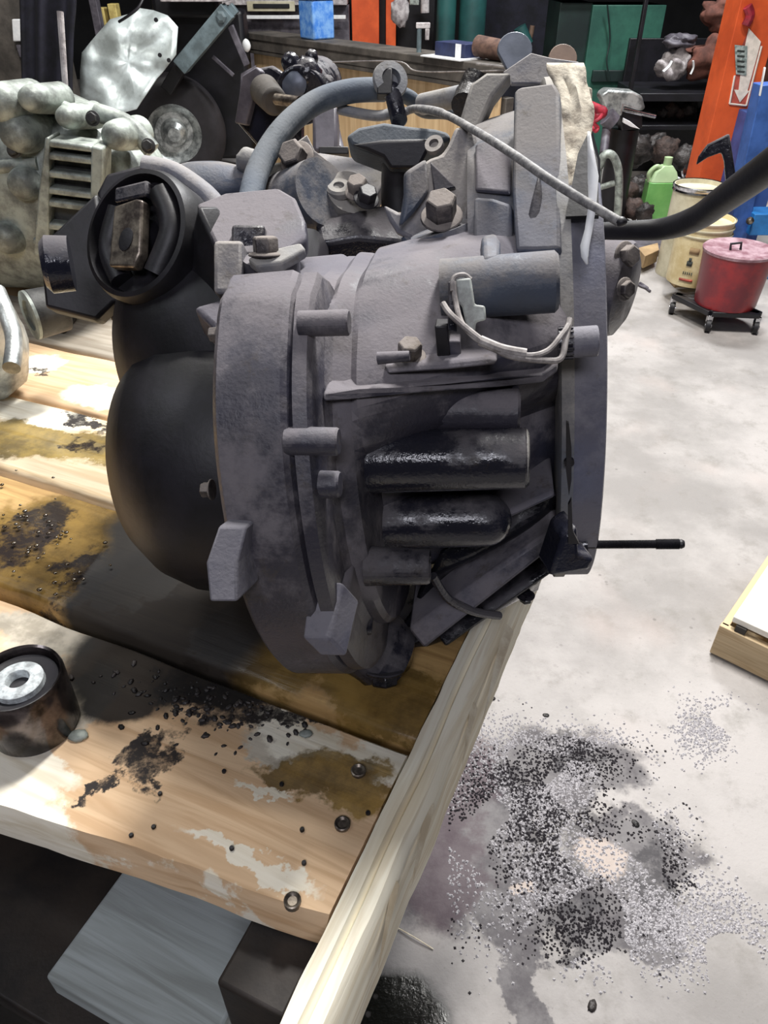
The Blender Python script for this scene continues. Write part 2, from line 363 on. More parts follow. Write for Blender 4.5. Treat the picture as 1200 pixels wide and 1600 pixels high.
wood3 = wood('third_board_wood', (226, 208, 176), (186, 158, 116), 9.7,
             wet=[db(60, 690, 130, 22), db(150, 700, 70, 24)], wetcol=(150, 126, 58), dark=[db(140, 655, 60, 7), db(130, 700, 40, 12)],
             pale=[db(40, 640, 120, 18)])
wood4 = wood('far_board_wood', (222, 190, 152), (190, 152, 112), 14.2, pale=[db(150, 620, 60, 16), db(60, 570, 40, 14)], dark=[db(60, 580, 12, 6)])
wood5 = wood('grey_board_wood', (196, 186, 170), (150, 136, 118), 21.0)
wood_lo = wood('underside_board_wood', (176, 184, 184), (134, 138, 134), 30.0)
wood_side = wood('side_plank_wood', (248, 242, 222), (214, 198, 166), 41.0, along=E2, across=E1)
pal = thing('pallet', e12(-.6, .5) + V((0, 0, .0)), 'oil-stained timber pallet carrying the dark gearbox, pale splintered plank on its right edge', 'pallet')
def board(b0_, b1, a0, a1, z1, th, mt, name='deck_board', root=pal, jag=.0015, n=60, seed=0, lip=0, skew=0):
    """plank along E1 between e2=b0..b1, slightly uneven edges"""
    mb = MB(); vs = []; fs = []
    for i in range(n + 1):
        a = a0 + (a1 - a0) * i / n; b0 = b0_ + skew * max(a - a1, -.5)
        j0 = noise.noise(V((a * 14, b0 * 9 + seed, 0))) * jag * 1.6 + noise.noise(V((a * 60, b0, seed))) * jag; j1 = noise.noise(V((a * 14, b1 * 9, 3 + seed))) * jag * 2
        z = z1 + noise.noise(V((a * 5, seed, 7))) * .0012
        c = .004 + abs(noise.noise(V((a * 20, seed, 1)))) * .006
        for (b, zz) in ((b0 + j0, z - th), (b0 + j0, z - c - lip), (b0 + j0 + c, z), (b1 + j1 - .003, z), (b1 + j1, z - .003), (b1 + j1, z - th)):
            vs.append(e12(a, b) + V((0, 0, zz)))
    for i in range(n):
        for k in range(6): fs.append((i * 6 + k, i * 6 + (k + 1) % 6, (i + 1) * 6 + (k + 1) % 6, (i + 1) * 6 + k))
    fs.append((0, 1, 2, 3, 4, 5)); fs.append(tuple(n * 6 + k for k in (5, 4, 3, 2, 1, 0)))
    mb.add(vs, fs); return mb.build(name, mt, root, ang=50)
board(.188, .326, -1.35, -.125, DZ, .036, wood1, seed=1, lip=.004, skew=.11)
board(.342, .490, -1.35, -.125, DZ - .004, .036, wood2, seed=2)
board(.499, .642, -1.35, -.125, DZ, .036, wood3, seed=3)
board(.650, .790, -1.35, -.125, DZ, .036, wood4, seed=4)
board(.800, .935, -1.35, -.125, DZ, .036, wood5, seed=5)
# side plank on edge, split and splintered
mb = MB(); vs = []; fs = []; n = 90
for i in range(n + 1):
    b = .02 + (.925 - .02) * i / n
    a0 = -.123 + noise.noise(V((b * 30, 0, 0))) * .0016; a1 = -.095 + noise.noise(V((b * 18, 4, 0))) * .002 + noise.noise(V((b * 90, 4, 0))) * .0008
    crk = -.110 + noise.noise(V((b * 8, 9, 0))) * .004; dp = .006 + .004 * noise.noise(V((b * 12, 2, 2)))
    z = DZ + .002 + noise.noise(V((b * 16, 8, 0))) * .002
    for (a, zz) in ((a0, DZ - .088), (a0, z - .001), (crk - .0035, z), (crk, z - dp), (crk + .002, z - .0005), (a1 - .005, z - .001), (a1, z - .008), (a1 + .001, DZ - .088)):
        vs.append(e12(a, b) + V((0, 0, zz)))
for i in range(n):
    for k in range(8): fs.append((i * 8 + k, i * 8 + (k + 1) % 8, (i + 1) * 8 + (k + 1) % 8, (i + 1) * 8 + k))
fs.append(tuple(range(8))); fs.append(tuple(n * 8 + k for k in range(7, -1, -1)))
mb.add(vs, fs); sp = mb.build('side_plank', wood_side, pal, ang=50, label='pale splintered plank along the right edge')
def splinter(b0, L, a, w_, lift, root=sp):
    p = [e12(a, b0) + V((0, 0, DZ - .004)), e12(a + w_, b0) + V((0, 0, DZ - .012)), e12(a + w_ * .9 + lift, b0 - L) + V((0, 0, DZ - .02))]
    MB().prism(p, (0, 0, -.006)).build('splinter', 'splinter', root)
splinter(.50, .10, -.098, .010, .004); splinter(.30, .06, -.098, .006, .006); splinter(.40, .05, -.097, .006, .005); splinter(.235, .05, -.098, .005, .007)
# stringers and lower deck
for a in (-1.2, -.66): MB().box(e12(a, .56) + V((0, 0, DZ - .036 - .045)), .03, .36, .042, E1, E2).build('stringer', wood_lo, pal, bevel=.003)
MB().box(e12(-.235, .60) + V((0, 0, DZ - .036 - .045)), .03, .36, .042, E1, E2).build('stringer', 'bench_wood', pal, bevel=.003)
def eboard(a0, a1, b0, b1, z1, th, mt, root=pal, name='bottom_board'):
    MB().box(e12((a0 + a1) / 2, (b0 + b1) / 2) + V((0, 0, z1 - th / 2)), (a1 - a0) / 2, (b1 - b0) / 2, th / 2, E1, E2).build(name, mt, root, bevel=.003)
eboard(-.335, -.192, .112, .93, DZ - .126, .03, wood_lo)
eboard(-1.24, -1.10, .16, .93, DZ - .126, .03, wood_lo)
eboard(-.735, -.59, .16, .93, DZ - .126, .03, wood_lo)
M['shaded_wood'] = mat('shaded_wood', (52, 44, 38), (26, 23, 22), .6, 0, 8, .4)  # near-black tone paints in the shade below the deck
for k in range(7): MB().box(e12(-.75, -.35 + k * .18) + V((0, 0, .56)), .56, .075, .018, E1, E2).build('lower_board', 'shaded_wood', pal, bevel=.003)
MB().box(e12(-.158, .50) + V((0, 0, DZ - .036 - .055)), .026, .36, .05, E1, E2).build('stringer', 'shaded_wood', pal, bevel=.003)
for a in (-1.17, -.66, -.27): MB().box(e12(a, .56) + V((0, 0, .66)), .03, .36, .082, E1, E2).build('stringer', 'shaded_wood', pal, bevel=.003)
for a, b in ((-1.15, .80), (-.32, .80), (-1.15, .35), (-.32, .35), (-.75, .6)):
    MB().box(e12(a, b) + V((0, 0, .271)), .06, .06, .27, E1, E2).build('support_post', 'bench_wood', pal, bevel=.004)
# nail heads and dowel holes
for (px, py) in ((560, 1205), (535, 1288), (457, 1408), (240, 1292), (205, 1305), (250, 1240), (362, 1325), (475, 1348), (472, 1296), (575, 1270), (350, 1205), (440, 1225)):
    p = PZ(px, py, DZ + .0012); big = py in (1205, 1288, 1408) and px > 400
    r = .0058 if big else .0017
    MB().lathe(p - V((0, 0, .003)), (0, 0, 1), [(0, r), (.0036, r), (.0042, r * .8)] if not big else [(0, r), (.0045, r), (.005, r * .85), (.0035, r * .55), (.0035, 0)], 16).build('nail', 'worn_steel' if big else 'rubber', pal)
for k in range(36): # crumbs of gasket and dirt
    px = random.uniform(120, 520); py = 1040 + (px - 120) * .25 + random.uniform(0, 130)
    if k < 16: px = random.uniform(230, 420); py = random.uniform(1075, 1150)
# debris chips as one lot of dirt
mb = MB()
for k in range(230):
    px = random.gauss(330, 80); py = 1100 + random.gauss(0, 30) + (px - 330) * .12
    p = PZ(px, py, DZ); e = p.x * E2.x + p.y * E2.y
    if e < .2 or e > .32: continue
    r = random.uniform(.0006, .0026); mb.blob(p + V((0, 0, r * .3)), r * 1.6, r, r * .6, .3, 3, k, 6, 4, random.random() * 3)
mb.build('grit', 'junk', pal, kind='stuff')
chip = MB()
def chipat(px, py, r): p = PZ(px, py, DZ); return MB().blob(p + V((0, 0, r * .25)), r, r * .7, r * .35, .3, 2, px, 12, 8)
for (px, py, r) in ((123, 1152, .008), (478, 1148, .0055)): tag(chipat(px, py, r).build('metal_chip', 'alloy', None), 'small pale chip of metal lying on the front board ' + ('near the rubber bushing' if px < 200 else 'in front of the gearbox'), 'chip')

# second pallet behind, carrying the silver gearbox
pal2 = thing('pallet', e12(-1.0, 1.3), 'weathered pallet behind the oily one, under the silver gearbox', 'pallet')
for k in range(5): board(.975 + k * .148, .975 + k * .148 + .135, -1.7, -.50, DZ - .002, .036, wood5 if k else wood4, root=pal2, seed=20 + k)
for a in (-1.6, -1.1, -.58):
    MB().box(e12(a, 1.34) + V((0, 0, (DZ - .040) / 2)), .04, .36, (DZ - .040) / 2, E1, E2).build('stringer', 'bench_wood', pal2, bevel=.004)

# ================================================================== MAIN GEARBOX
GO = V((-.064, .515, 1.09))
gx = V((1, -.12, .13)).normalized(); gy = V((-gx.y, gx.x, 0)).normalized(); gz = gx.cross(gy).normalized()
def L(s, y, z): return GO + gx * s + gy * y + gz * z
def RL(px, py, y): return PP(px, py, L(0, y, 0), gy)
gb = thing('gearbox', V((.02, .56, DZ)), 'large dusty dark grey gearbox standing on the oily pallet in the centre', 'gearbox')
def ring_loft(stations, n=96, cap=True):
    """stations: (s, cy, cz, [(theta_deg, r)...]) theta 0 top, 90 towards camera, 180 bottom"""
    mb = MB(); vs = []; fs = []
    for (s, cy, cz, tab) in stations:
        if not isinstance(tab, list): tab = [(0, tab)]
        T = sorted(tab); T = [(T[-1][0] - 360, T[-1][1])] + T + [(T[0][0] + 360, T[0][1])]
        for k in range(n):
            th = 360 * k / n
            for i in range(len(T) - 1):
                if T[i][0] <= th <= T[i + 1][0]:
                    t = (th - T[i][0]) / max(T[i + 1][0] - T[i][0], 1e-6); t = t * t * (3 - 2 * t); r = T[i][1] * (1 - t) + T[i + 1][1] * t; break
            a = math.radians(th); vs.append(L(s, cy - math.sin(a) * r, cz + math.cos(a) * r))
    for i in range(len(stations) - 1):
        for k in range(n): fs.append((i * n + k, i * n + (k + 1) % n, (i + 1) * n + (k + 1) % n, (i + 1) * n + k))
    if cap: fs.append(tuple(range(n - 1, -1, -1))); fs.append(tuple(range((len(stations) - 1) * n, len(stations) * n)))
    return mb.add(vs, fs)
# end cover: thick band at the left
oc = [(0, .128), (16, .135), (27, .176), (36, .186), (60, .190), (90, .190), (120, .189), (150, .187), (180, .185), (270, .165), (320, .14)]
def sc(t, k): return [(a, r * k) for a, r in t]
ring_loft([(-.022, 0, 0, sc(oc, .55)), (-.010, 0, 0, sc(oc, .86)), (0, 0, 0, sc(oc, .985)), (.003, 0, 0, oc), (.040, 0, 0, oc), (.043, 0, 0, sc(oc, .985)), (.043, 0, 0, sc(oc, .7))]).build('end_cover', 'cast', gb, ang=40)
ring_loft([(.043, 0, 0, sc(oc, .985)), (.0445, 0, 0, sc(oc, .965)), (.046, 0, 0, sc(oc, .985)), (.054, 0, 0, sc(oc, .98)), (.056, 0, 0, sc(oc, .955)), (.058, 0, 0, sc(oc, .7))], cap=False).build('case_flange', 'cast', gb, ang=30)
# middle case
c0 = [(0, .132), (20, .142), (36, .164), (60, .166), (90, .166), (120, .168), (150, .172), (180, .172), (270, .14)]
c1 = [(0, .134), (30, .150), (60, .154), (85, .152), (110, .152), (140, .154), (180, .158), (270, .13)]
c2 = [(0, .136), (30, .150), (54, .157), (64, .146), (76, .100), (120, .100), (145, .12), (180, .138), (270, .13)]
c3 = [(0, .140), (30, .154), (54, .162), (63, .144), (74, .100), (120, .100), (145, .12), (180, .140), (270, .14)]
ring_loft([(.045, 0, 0, c0), (.055, .002, 0, sc(c0, .985)), (.060, .004, 0, c1), (.0665, .007, -.002, c1), (.070, .009, -.002, sc(c1, .985)), (.074, .012, -.002, c2), (.15, .055, -.006, c3), (.205, .10, -.012, c3)], 160).build('case', 'cast', gb, ang=32)
# bell housing: upper drum, skirt and flange
BC = (.171, -.013)
b0_ = [(0, .196), (40, .198), (47, .190), (56, .12), (180, .12), (300, .15), (330, .19)]
b1_ = [(0, .206), (40, .208), (48, .200), (58, .13), (130, .13), (180, .15), (300, .15), (330, .2)]
ring_loft([(.135, BC[0], BC[1], sc(b0_, .7)), (.138, BC[0], BC[1], sc(b0_, .985)), (.145, BC[0], BC[1], b0_), (0.2050, BC[0], BC[1], b1_)], 120).build('bell_housing', 'bell', gb, ang=32)
fo = [(0, .222), (20, .215), (45, .222), (90, .222), (110, .224), (135, .222), (160, .205), (180, .2), (270, .2)]
ring_loft([(0.1970, BC[0], BC[1], sc(fo, .8)), (0.1970, BC[0], BC[1], sc(fo, .985)), (0.1990, BC[0], BC[1], fo), (0.2075, BC[0], BC[1], fo)], 120).build('bell_flange', 'flange', gb, ang=32)
po = [(0, .165), (28, .165), (36, .212), (45, .216), (90, .220), (110, .221), (135, .220), (155, .215), (165, .19), (180, .19), (270, .2)]
ring_loft([(0.2075, BC[0], BC[1], po), (0.2285, BC[0], BC[1], sc(po, 1.0)), (0.2295, BC[0], BC[1], sc(po, .99))], 120).build('adapter_plate', 'plate', gb, ang=32)

from mathutils.bvhtree import BVHTree
bv, bf = [], []
for o_ in gb.children:
    off = len(bv); bv += [v.co + gb.location for v in o_.data.vertices]; bf += [[i + off for i in p_.vertices] for p_ in o_.data.polygons]
BODY = BVHTree.FromPolygons(bv, bf)
def hit(px, py, default=.6):
    r = ray(px, py); h_, n_, _, d_ = BODY.ray_cast(CAM, r.normalized())
    if h_ is None: return default, V((0, -1, 0))
    return d_ / r.length, (n_ if n_.dot(r) < 0 else -n_)
def skin(pix, thick, mt, name, lift=.6, c=None, bevel=.003, n=None):
    # raised patch lying on the casting's own surface
    cx_, cy_ = c or (sum(p[0] for p in pix) / len(pix), sum(p[1] for p in pix) / len(pix))
    d_, n_ = hit(cx_, cy_); n_ = V(n).normalized() if n is not None else n_
    pt = P(cx_, cy_, d_) + n_ * thick * lift
    return MB().prism([PP(x, y, pt, n_) for x, y in pix], -n_ * thick).build(name, mt, gb, bevel=bevel)
def rcyl(name, x0, y0, x1, y1, rpx, y, mt='cast', r2=None, tip=True, n=32, deep=0):
    a = RL(x0, y0, y); b = RL(x1, y1, y); d = (a - CAM).dot(FWD); r = rpx / F * d; q = (r2 or rpx) / F * d
    ln = (b - a).length; mb = MB()
    if tip == 'hole': pr = [(0, r), (ln - r * .1, q), (ln, q * .93), (ln, q * .62), (ln - r * .9, q * .5), (ln - r * .9, 0)]
    elif tip == 'round': pr = [(0, r)] + [(ln - q + q * math.sin(t), q * math.cos(t)) for t in [i * PI / 2 / 8 for i in range(9)]]
    else: pr = [(0, r), (ln - r * .12, q), (ln, q * .88)]
    mb.lathe(a, b - a, pr, n); return mb.build(name, mt, gb, ang=38)
# horizontal shaft housings on the near face
rcyl('shaft_housing', 540, 722, 826, 716, 50, -.098, 'cast_dark', 46, True, 48)
rcyl('shaft_housing', 545, 815, 800, 812, 46, -.080, 'cast_dark', 40, 'round', 40)
rcyl('shaft_housing', 555, 640, 812, 642, 34, -.075, 'cast', 34, True, 40)
rcyl('shaft_housing', 690, 453, 872, 440, 46, -.044, 'bell', 46, True, 40)
rcyl('boss', 468, 506, 546, 504, 20, -.118, 'cast', 20, True)
rcyl('boss', 448, 690, 530, 690, 24, -.160, 'cast', 22, True)
rcyl('boss', 448, 757, 532, 757, 24, -.163, 'cast', 21, True)
rcyl('boss', 572, 884, 672, 886, 32, -.136, 'cast_dark', 27, 'hole')
rcyl('boss', 560, 975, 582, 978, 20, -.125, 'cast_dark', 15, True)
rcyl('boss', 590, 560, 640, 556, 10, -.105, 'cast', 8, True)
dS = hit(690, 575)[0] - .010
bolt(gb, P(640, 558, dS + .008), (.0, -.3, 1), .0075, .010)
# long rib, other ribs : slabs that reach back into the case
def rib(pix, y, thick_back, name='rib', mt='cast', slope=None):
    mb = MB(); mb.prism([RL(x, q, y) for x, q in pix], gy * thick_back); return mb.build(name, mt, gb, bevel=.0012)
UP_ = [(505, 613), (560, 608), (640, 601), (700, 596), (780, 590), (848, 584), (872, 566)]; hd = [min(hit(x, y - 16)[0], .6) - .004 for x, y in UP_]
MB().prism([P(x, y, d_) for (x, y), d_ in zip(UP_, hd)] + [P(x, y + 15, d_) for (x, y), d_ in reversed(list(zip(UP_, hd)))], gy * .07).build('long_rib', 'cast', gb, bevel=.0014)
MB().prism([P(x, y, dS) for x, y in ((600, 572), (690, 566), (765, 558), (778, 562), (774, 570), (700, 578), (606, 585))], gy * .03).build('sensor_bracket', 'cast', gb, bevel=.0015)
0 and rib([(445, 708), (560, 712), (640, 706), (640, 710), (560, 717), (446, 713)], -.172, .06)
MB().lathe(RL(812, 716, -.098), RL(828, 716, -.098) - RL(812, 716, -.098), [(0, .0185), (.0045, .0185), (.0055, .0165), (.0055, 0)], 40).build('housing_rim', 'flange', gb)
# end of case recess
rib([(800, 600), (812, 600), (812, 680), (800, 690)], -.07, .06, 'rib', 'cast')
# fanning lower ribs
def fan(p0, p1, w0, w1, y0, y1, mt, back=.07):
    a = RL(p0[0], p0[1], y0); b = RL(p1[0], p1[1], y1); d = (b - a).normalized(); nrm = d.cross(FWD).normalized()
    mb = MB(); k0 = w0 / F * .47; k1 = w1 / F * .47
    bk = (gy * .8 - gz * .0) * back
    mb.prism([a - nrm * k0, b - nrm * k1, b + nrm * k1, a + nrm * k0], bk); return mb.build('rib', mt, gb, bevel=.003)
# lower skirt: cone from bottom of case to bell flange
def skirt(rows, mt, name):
    mb = MB(); n = len(rows[0]); vs = []; fs = []
    for row in rows: vs += row
    for j in range(len(rows) - 1):
        for i in range(n - 1): fs.append((j * n + i, j * n + i + 1, (j + 1) * n + i + 1, (j + 1) * n + i))
    mb.add(vs, fs); o = mb.build(name, mt, gb, ang=60)
    q = o.modifiers.new('solid', 'SOLIDIFY'); q.thickness = .006; q.offset = 0
    return o
def lerp(a, b, t): return a + (b - a) * t
def skirt_pts():
    rows = []
    # from lower-left line (case) to upper-right line (flange), corrugated
    for j in range(41):
        t = j / 40
        A = RL(lerp(690, 600, t), lerp(860, 1046, t), lerp(-.050, -.045, t)); B = RL(lerp(868, 838, t), lerp(770, 918, t), lerp(-.030, .02, t))
        row = []
        for i in range(17):
            s = i / 16; p = A.lerp(B, s)
            amp = .007 * math.sin(PI * s) ** .6; w_ = math.sin(t * PI * 5.2 - .6)
            row.append(p - gy * amp * w_ * 1.4 + gz * 0)
        rows.append(row)
    return rows
skirt(skirt_pts(), 'cast_oil', 'ribbed_skirt')
fan((650, 1000), (872, 836), 26, 14, -.085, -.056, 'cast')
fan((690, 852), (866, 772), 8, 6, -.085, -.056, 'cast')
fan((690, 1005), (862, 890), 14, 8, -.060, -.02, 'cast_oil')
fan((598, 1040), (840, 908), 10, 8, -.06, -.0, 'cast_oil', .10)
MB().tube([RL(676, 900, -.095), RL(700, 935, -.088), RL(740, 955, -.075), RL(780, 962, -.06)], .0035, 10).build('curved_rib', 'cast_dark', gb)
# bottom sump nose with drain plug
MB().lathe(RL(560, 1000, -.06), RL(640, 1040, -.06) - RL(560, 1000, -.06), [(0, .03), (.02, .036), (.04, .030), (.05, .012)], 32).build('sump_nose', 'cast_dark', gb)
bolt(gb, RL(600, 1046, -.085), RL(600, 1100, -.10) - RL(600, 1046, -.085), .0125, .011, 'drain_plug', 'cast_oil')
bolt(gb, RL(822, 930, .0), RL(822, 970, .0) - RL(822, 930, .0), .006, .006, 'bolt', 'cast_oil')
# square lugs hanging from the rim
def lug(front, side, yf, back, mt='cast'):
    mb = MB(); mb.prism([RL(x, q, yf) for x, q in front], gy * back + gx * side); return mb.build('lug', mt, gb, bevel=.0015)
def hexa(pts_near, dvec, name, mt):
    mb = MB(); mb.prism(pts_near, dvec); return mb.build(name, mt, gb, bevel=.0016)
MB().prism([P(x, y, .412) for x, y in ((341, 822), (385, 823), (370, 880), (371, 941), (327, 941), (321, 880))], P(405, 908, .436) - P(371, 941, .412)).build('lug', 'plate', gb, bevel=.0016)
MB().prism([P(x, y, .452) for x, y in ((484, 907), (536, 909), (515, 998), (472, 997))], P(542, 1026, .462) - P(515, 998, .452)).build('lug', 'plate', gb, bevel=.0016)
MB().box(P(516, 930, .48), .016, .02, .016, gx, gy, gz).build('lug_root', 'cast', gb, bevel=.004)
# small rim bolts at left
for (px, py) in ((332, 765), (345, 522)):
    bolt(gb, P(px, py, .46), -gx, .005, .006)
# black bulging side cover at the left (two lobes)
MB().lathe(L(.01, .02, -.03), -gx, [(0, .10), (.04, .116), (.08, .119), (.11, .115), (.135, .104), (.155, .086), (.168, .064), (.176, .036), (.18, 0)], 72).build('side_cover', 'rubber', gb, ang=80)
MB().lathe(L(.01, .08, .045), -gx, [(0, .09), (.04, .099), (.08, .101), (.11, .096), (.14, .084), (.16, .066), (.172, .04), (.176, 0)], 64).build('side_cover', 'rubber', gb, ang=80)

# ---- rubber mount, bracket and pad at upper left
dm = .56
mc = P(213, 366, dm); mn = (-FWD * .86 - RIGHT * .40 + UP * .05).normalized()
rm = .050
mo = MB(); mo.lathe(mc - mn * .034, mn, [(0, rm * .96), (.004, rm), (.03, rm * 1.02), (.036, rm * .97), (.037, rm * .90), (.026, rm * .86), (.024, rm * .30), (.034, rm * .26), (.034, 0)], 56)
mount = mo.build('rubber_mount', 'rubber', gb, ang=40)
mu = (UP - mn * UP.dot(mn)).normalized(); mr = mu.cross(mn).normalized()
if mr.x < 0: mr = -mr
MB().prism([mc + mn * .0 + mr * x + mu * y for x, y in ((-.017, -.026), (.008, -.03), (.014, -.02), (.014, .02), (.008, .022), (-.014, .02))], mn * .010).build('mount_core', 'worn_steel', mount, bevel=.002)
MB().box(mc - mn * .002 + mu * .031 - mr * .002, .016, .006, .008, mr, mu, mn).build('stop_block', 'cast_dark', mount, bevel=.002)
MB().lathe(mc + mn * .0085 + mr * .0 - mu * .008, mn, [(0, .0065), (.0022, .0065), (.0024, .0055)], 20, sx=1, sy=1.35).build('bore', 'rubber', mount)
# web lobes in the mount
MB().tube([mc + mr * .02 + mu * .03 - mn * .004, mc + mr * .032 + mu * .0 - mn * .004, mc + mr * .018 - mu * .032 - mn * .004], .010, 12).build('rubber_web', 'rubber', mount)
MB().tube([mc - mr * .024 + mu * .026 - mn * .006, mc - mr * .032 - mu * .004 - mn * .006, mc - mr * .018 - mu * .032 - mn * .006], .009, 12).build('rubber_web', 'rubber', mount)
# left bracket with big washer nut
plate([(60, 385), (150, 300), (180, 470), (150, 500), (70, 480)], .635, .02, -FWD).build('mount_bracket', 'rubber', gb, bevel=.003)
MB().lathe(P(112, 412, .56), (-.95, -.3, .05), [(0, .020), (.016, .021), (.02, .0165), (.021, 0)], 28).build('bracket_nut', 'cast_dark', gb)
plate([(150, 300), (165, 270), (260, 245), (330, 300), (330, 470), (280, 500), (170, 500)], .66, .02, -FWD).build('mount_bracket', 'rubber', gb, bevel=.004)
MB().tube([P(225, 258, .60), P(270, 268, .60), P(318, 300, .60), P(345, 330, .60)], .0095, 12, flat=.8).build('bracket_edge', 'pale_dust', gb)
# flat pad of the bracket, its bolt and post
pn = (-FWD * .80 + UP * .55 - RIGHT * .05).normalized()
plate([(306, 318), (352, 300), (435, 292), (462, 308), (478, 345), (478, 372), (455, 388), (400, 398), (342, 396), (325, 360)], .535, .016, pn).build('bracket_pad', 'cast', gb, bevel=.003)
plate([(308, 320), (344, 398), (350, 470), (300, 480), (290, 400)], .545, .02, (-.6, -.75, .2)).build('bracket_side', 'rubber', gb, bevel=.003)
MB().cyl(P(428, 462, .52), P(424, 404, .505), .0195, n=28).build('bolt_post', 'cast', gb)
plate([(386, 403), (410, 392), (470, 378), (478, 388), (440, 410), (400, 414)], .487, .008, pn).build('bolt_tab', 'flange', gb, bevel=.002)
bolt(gb, P(416, 400, .492), (P(414, 370, .487) - P(416, 400, .492)), .0088, .0105)
MB().box(P(362, 425, .51), .010, .012, .018, RIGHT, FWD, UP).build('bracket_foot', 'pale_dust', gb, bevel=.003)
MB().box(P(395, 430, .54), .012, .02, .03, RIGHT, FWD, UP).build('bracket_foot', 'cast_dark', gb, bevel=.003)
plate([(300, 478), (360, 462), (440, 430), (470, 440), (470, 480), (400, 500), (340, 520)], .50, .03, (0, -.5, .86)).build('case_shoulder', 'cast', gb, bevel=.004)
MB().blob(P(330, 290, .72), .055, .03, .022, .1, 2, 4).build('top_casting', 'bell', gb)

# ---- top: clutter of brackets
plate([(440, 250), (470, 240), (500, 238), (610, 254), (612, 262), (600, 285), (585, 312), (520, 330), (455, 318)], .72, .02, (0, -.35, .9)).build('top_shelf', 'pale_dust', gb, bevel=.002)
plate([(395, 270), (415, 255), (450, 250), (475, 262), (482, 300), (440, 320), (405, 300)], .69, .02, (-.2, -.8, .5)).build('folded_bracket', 'flange', gb, bevel=.003)
plate([(440, 252), (463, 222), (480, 210), (492, 235), (512, 250), (500, 290), (488, 296), (470, 270)], .675, .006, (.25, -.85, .45)).build('folded_bracket', 'pale_dust', gb, bevel=.001)
plate([(432, 275), (448, 258), (468, 278), (488, 298), (470, 302), (445, 300)], .68, .006, (-.1, -.8, .5)).build('folded_bracket', 'cast_dark', gb, bevel=.001)
bolt(gb, P(465, 250, .67), (-.35, -.7, .6), .0125, .014)
bolt(gb, P(560, 300, .66), (-.1, -.45, .85), .009, .012)
MB().cyl(P(452, 330, .70), P(505, 300, .66), .035, .03, 28).build('top_boss', 'bell', gb)
MB().cyl(P(535, 335, .70), P(548, 300, .67), .022, n=28).build('top_boss', 'flange', gb)
MB().lathe(P(530, 300, .67), (0, -.35, .9), [(0, .012), (.005, .012), (.007, .010), (.007, .005), (.002, .004), (.002, 0)], 28).build('filler_ring', 'flange', gb)
bolt(gb, P(572, 312, .65), (.2, -.5, .8), .0085, .010, mt='rubber')
plate([(492, 345), (540, 330), (600, 318), (640, 340), (640, 380), (560, 372), (500, 382)], .66, .03, (0, -.5, .85)).build('top_deck', 'cast_dark', gb, bevel=.004)
# black post and T-shaped lever
MB().tube([P(622, 330, .70), P(621, 290, .69), P(622, 262, .68), P(628, 235, .675)], lambda t: .016 - .002 * t + (.010 * max(0, t - .6)), 20).build('lever_post', 'rubber', gb)
lev = MB(); pa = [(540, 212), (560, 198), (600, 190), (640, 196), (680, 200), (700, 205), (706, 216), (690, 222), (668, 236), (655, 262), (610, 262), (598, 245), (575, 236), (548, 226)]
plate(pa, .66, .035, (-.05, -.80, .60)).build('shift_lever', 'hose', gb, bevel=.006, seg=3)
plate([(548, 226), (600, 218), (690, 216), (668, 238), (655, 264), (610, 264), (598, 246), (575, 236)], .652, .01, (-.05, -.97, .25)).build('shift_lever', 'rubber', gb, bevel=.003)
# pale bracket with bolt (right of lever)
plate([(598, 318), (622, 330), (640, 330), (650, 300), (648, 262), (672, 246), (690, 240), (700, 225), (712, 196), (742, 200), (748, 230), (742, 280), (735, 330), (728, 392), (700, 402), (664, 398), (640, 372), (620, 362), (606, 340)], .572, .010, (-.12, -.82, .56), at=(690, 330)).build('shift_bracket', 'pale_dust', gb, bevel=.003)
plate([(672, 252), (678, 300), (712, 292)], .566, .006, (-.2, -.8, .5)).build('bracket_web', 'cast_dark', gb, bevel=.001)
plate([(636, 266), (668, 246), (672, 300), (650, 330), (628, 352), (636, 300)], .563, .010, (.35, -.8, .5)).build('bracket_web', 'bell', gb, bevel=.003)
MB().lathe(P(680, 230, .60), (-.3, -.6, .7), [(0, .0075), (.005, .0075), (.005, .004), (.001, .004), (.001, 0)], 24).build('bracket_eye', 'pale_dust', gb)
MB().cyl(P(700, 405, .56), P(688, 358, .55), .0255, .023, 28).build('bolt_boss', 'bell', gb)
plate([(622, 364), (655, 362), (700, 350), (728, 352), (735, 400), (690, 412), (650, 395)], .575, .03, (-.05, -.72, .68)).build('bolt_boss', 'bell', gb, bevel=.006)
bolt(gb, P(690, 340, .540), (-.1, -.45, .88), .0115, .016)
MB().cyl(P(693, 358, .547), P(690, 335, .540), .0075, n=16).build('bolt_shank', 'rubber', gb)
# bell wall features
skin([(803, 142), (812, 135), (866, 128), (874, 142), (876, 388), (838, 390), (806, 390), (800, 300)], .016, 'bell', 'bell_rib', .8, (840, 300))
skin([(842, 262), (846, 300), (842, 390), (812, 392), (822, 340)], .010, 'cast_dark', 'bell_groove', 1.75, (832, 340))
skin([(740, 306), (770, 308), (800, 318), (800, 395), (738, 398)], .010, 'bell', 'bell_step', .7)
skin([(753, 366), (775, 362), (783, 375), (783, 402), (755, 404)], .012, 'bell', 'cast_pad', 1.2)
skin([(742, 225), (770, 215), (798, 240), (798, 300), (742, 296)], .004, 'cast', 'bell_recess', .6)
plate([(716, 192), (735, 130), (760, 112), (800, 112), (770, 150), (748, 200), (742, 220)], .60, .02, (-.2, -.8, .55)).build('bell_web', 'flange', gb, bevel=.003)
MB().cyl(P(660, 163, .72), P(722, 150, .68), .0095, n=20).build('pipe_stub', 'flange', gb)
MB().tube([P(745, 120, .68), P(733, 145, .68), P(725, 165, .67)], .012, 14).build('breather', 'junk', gb)
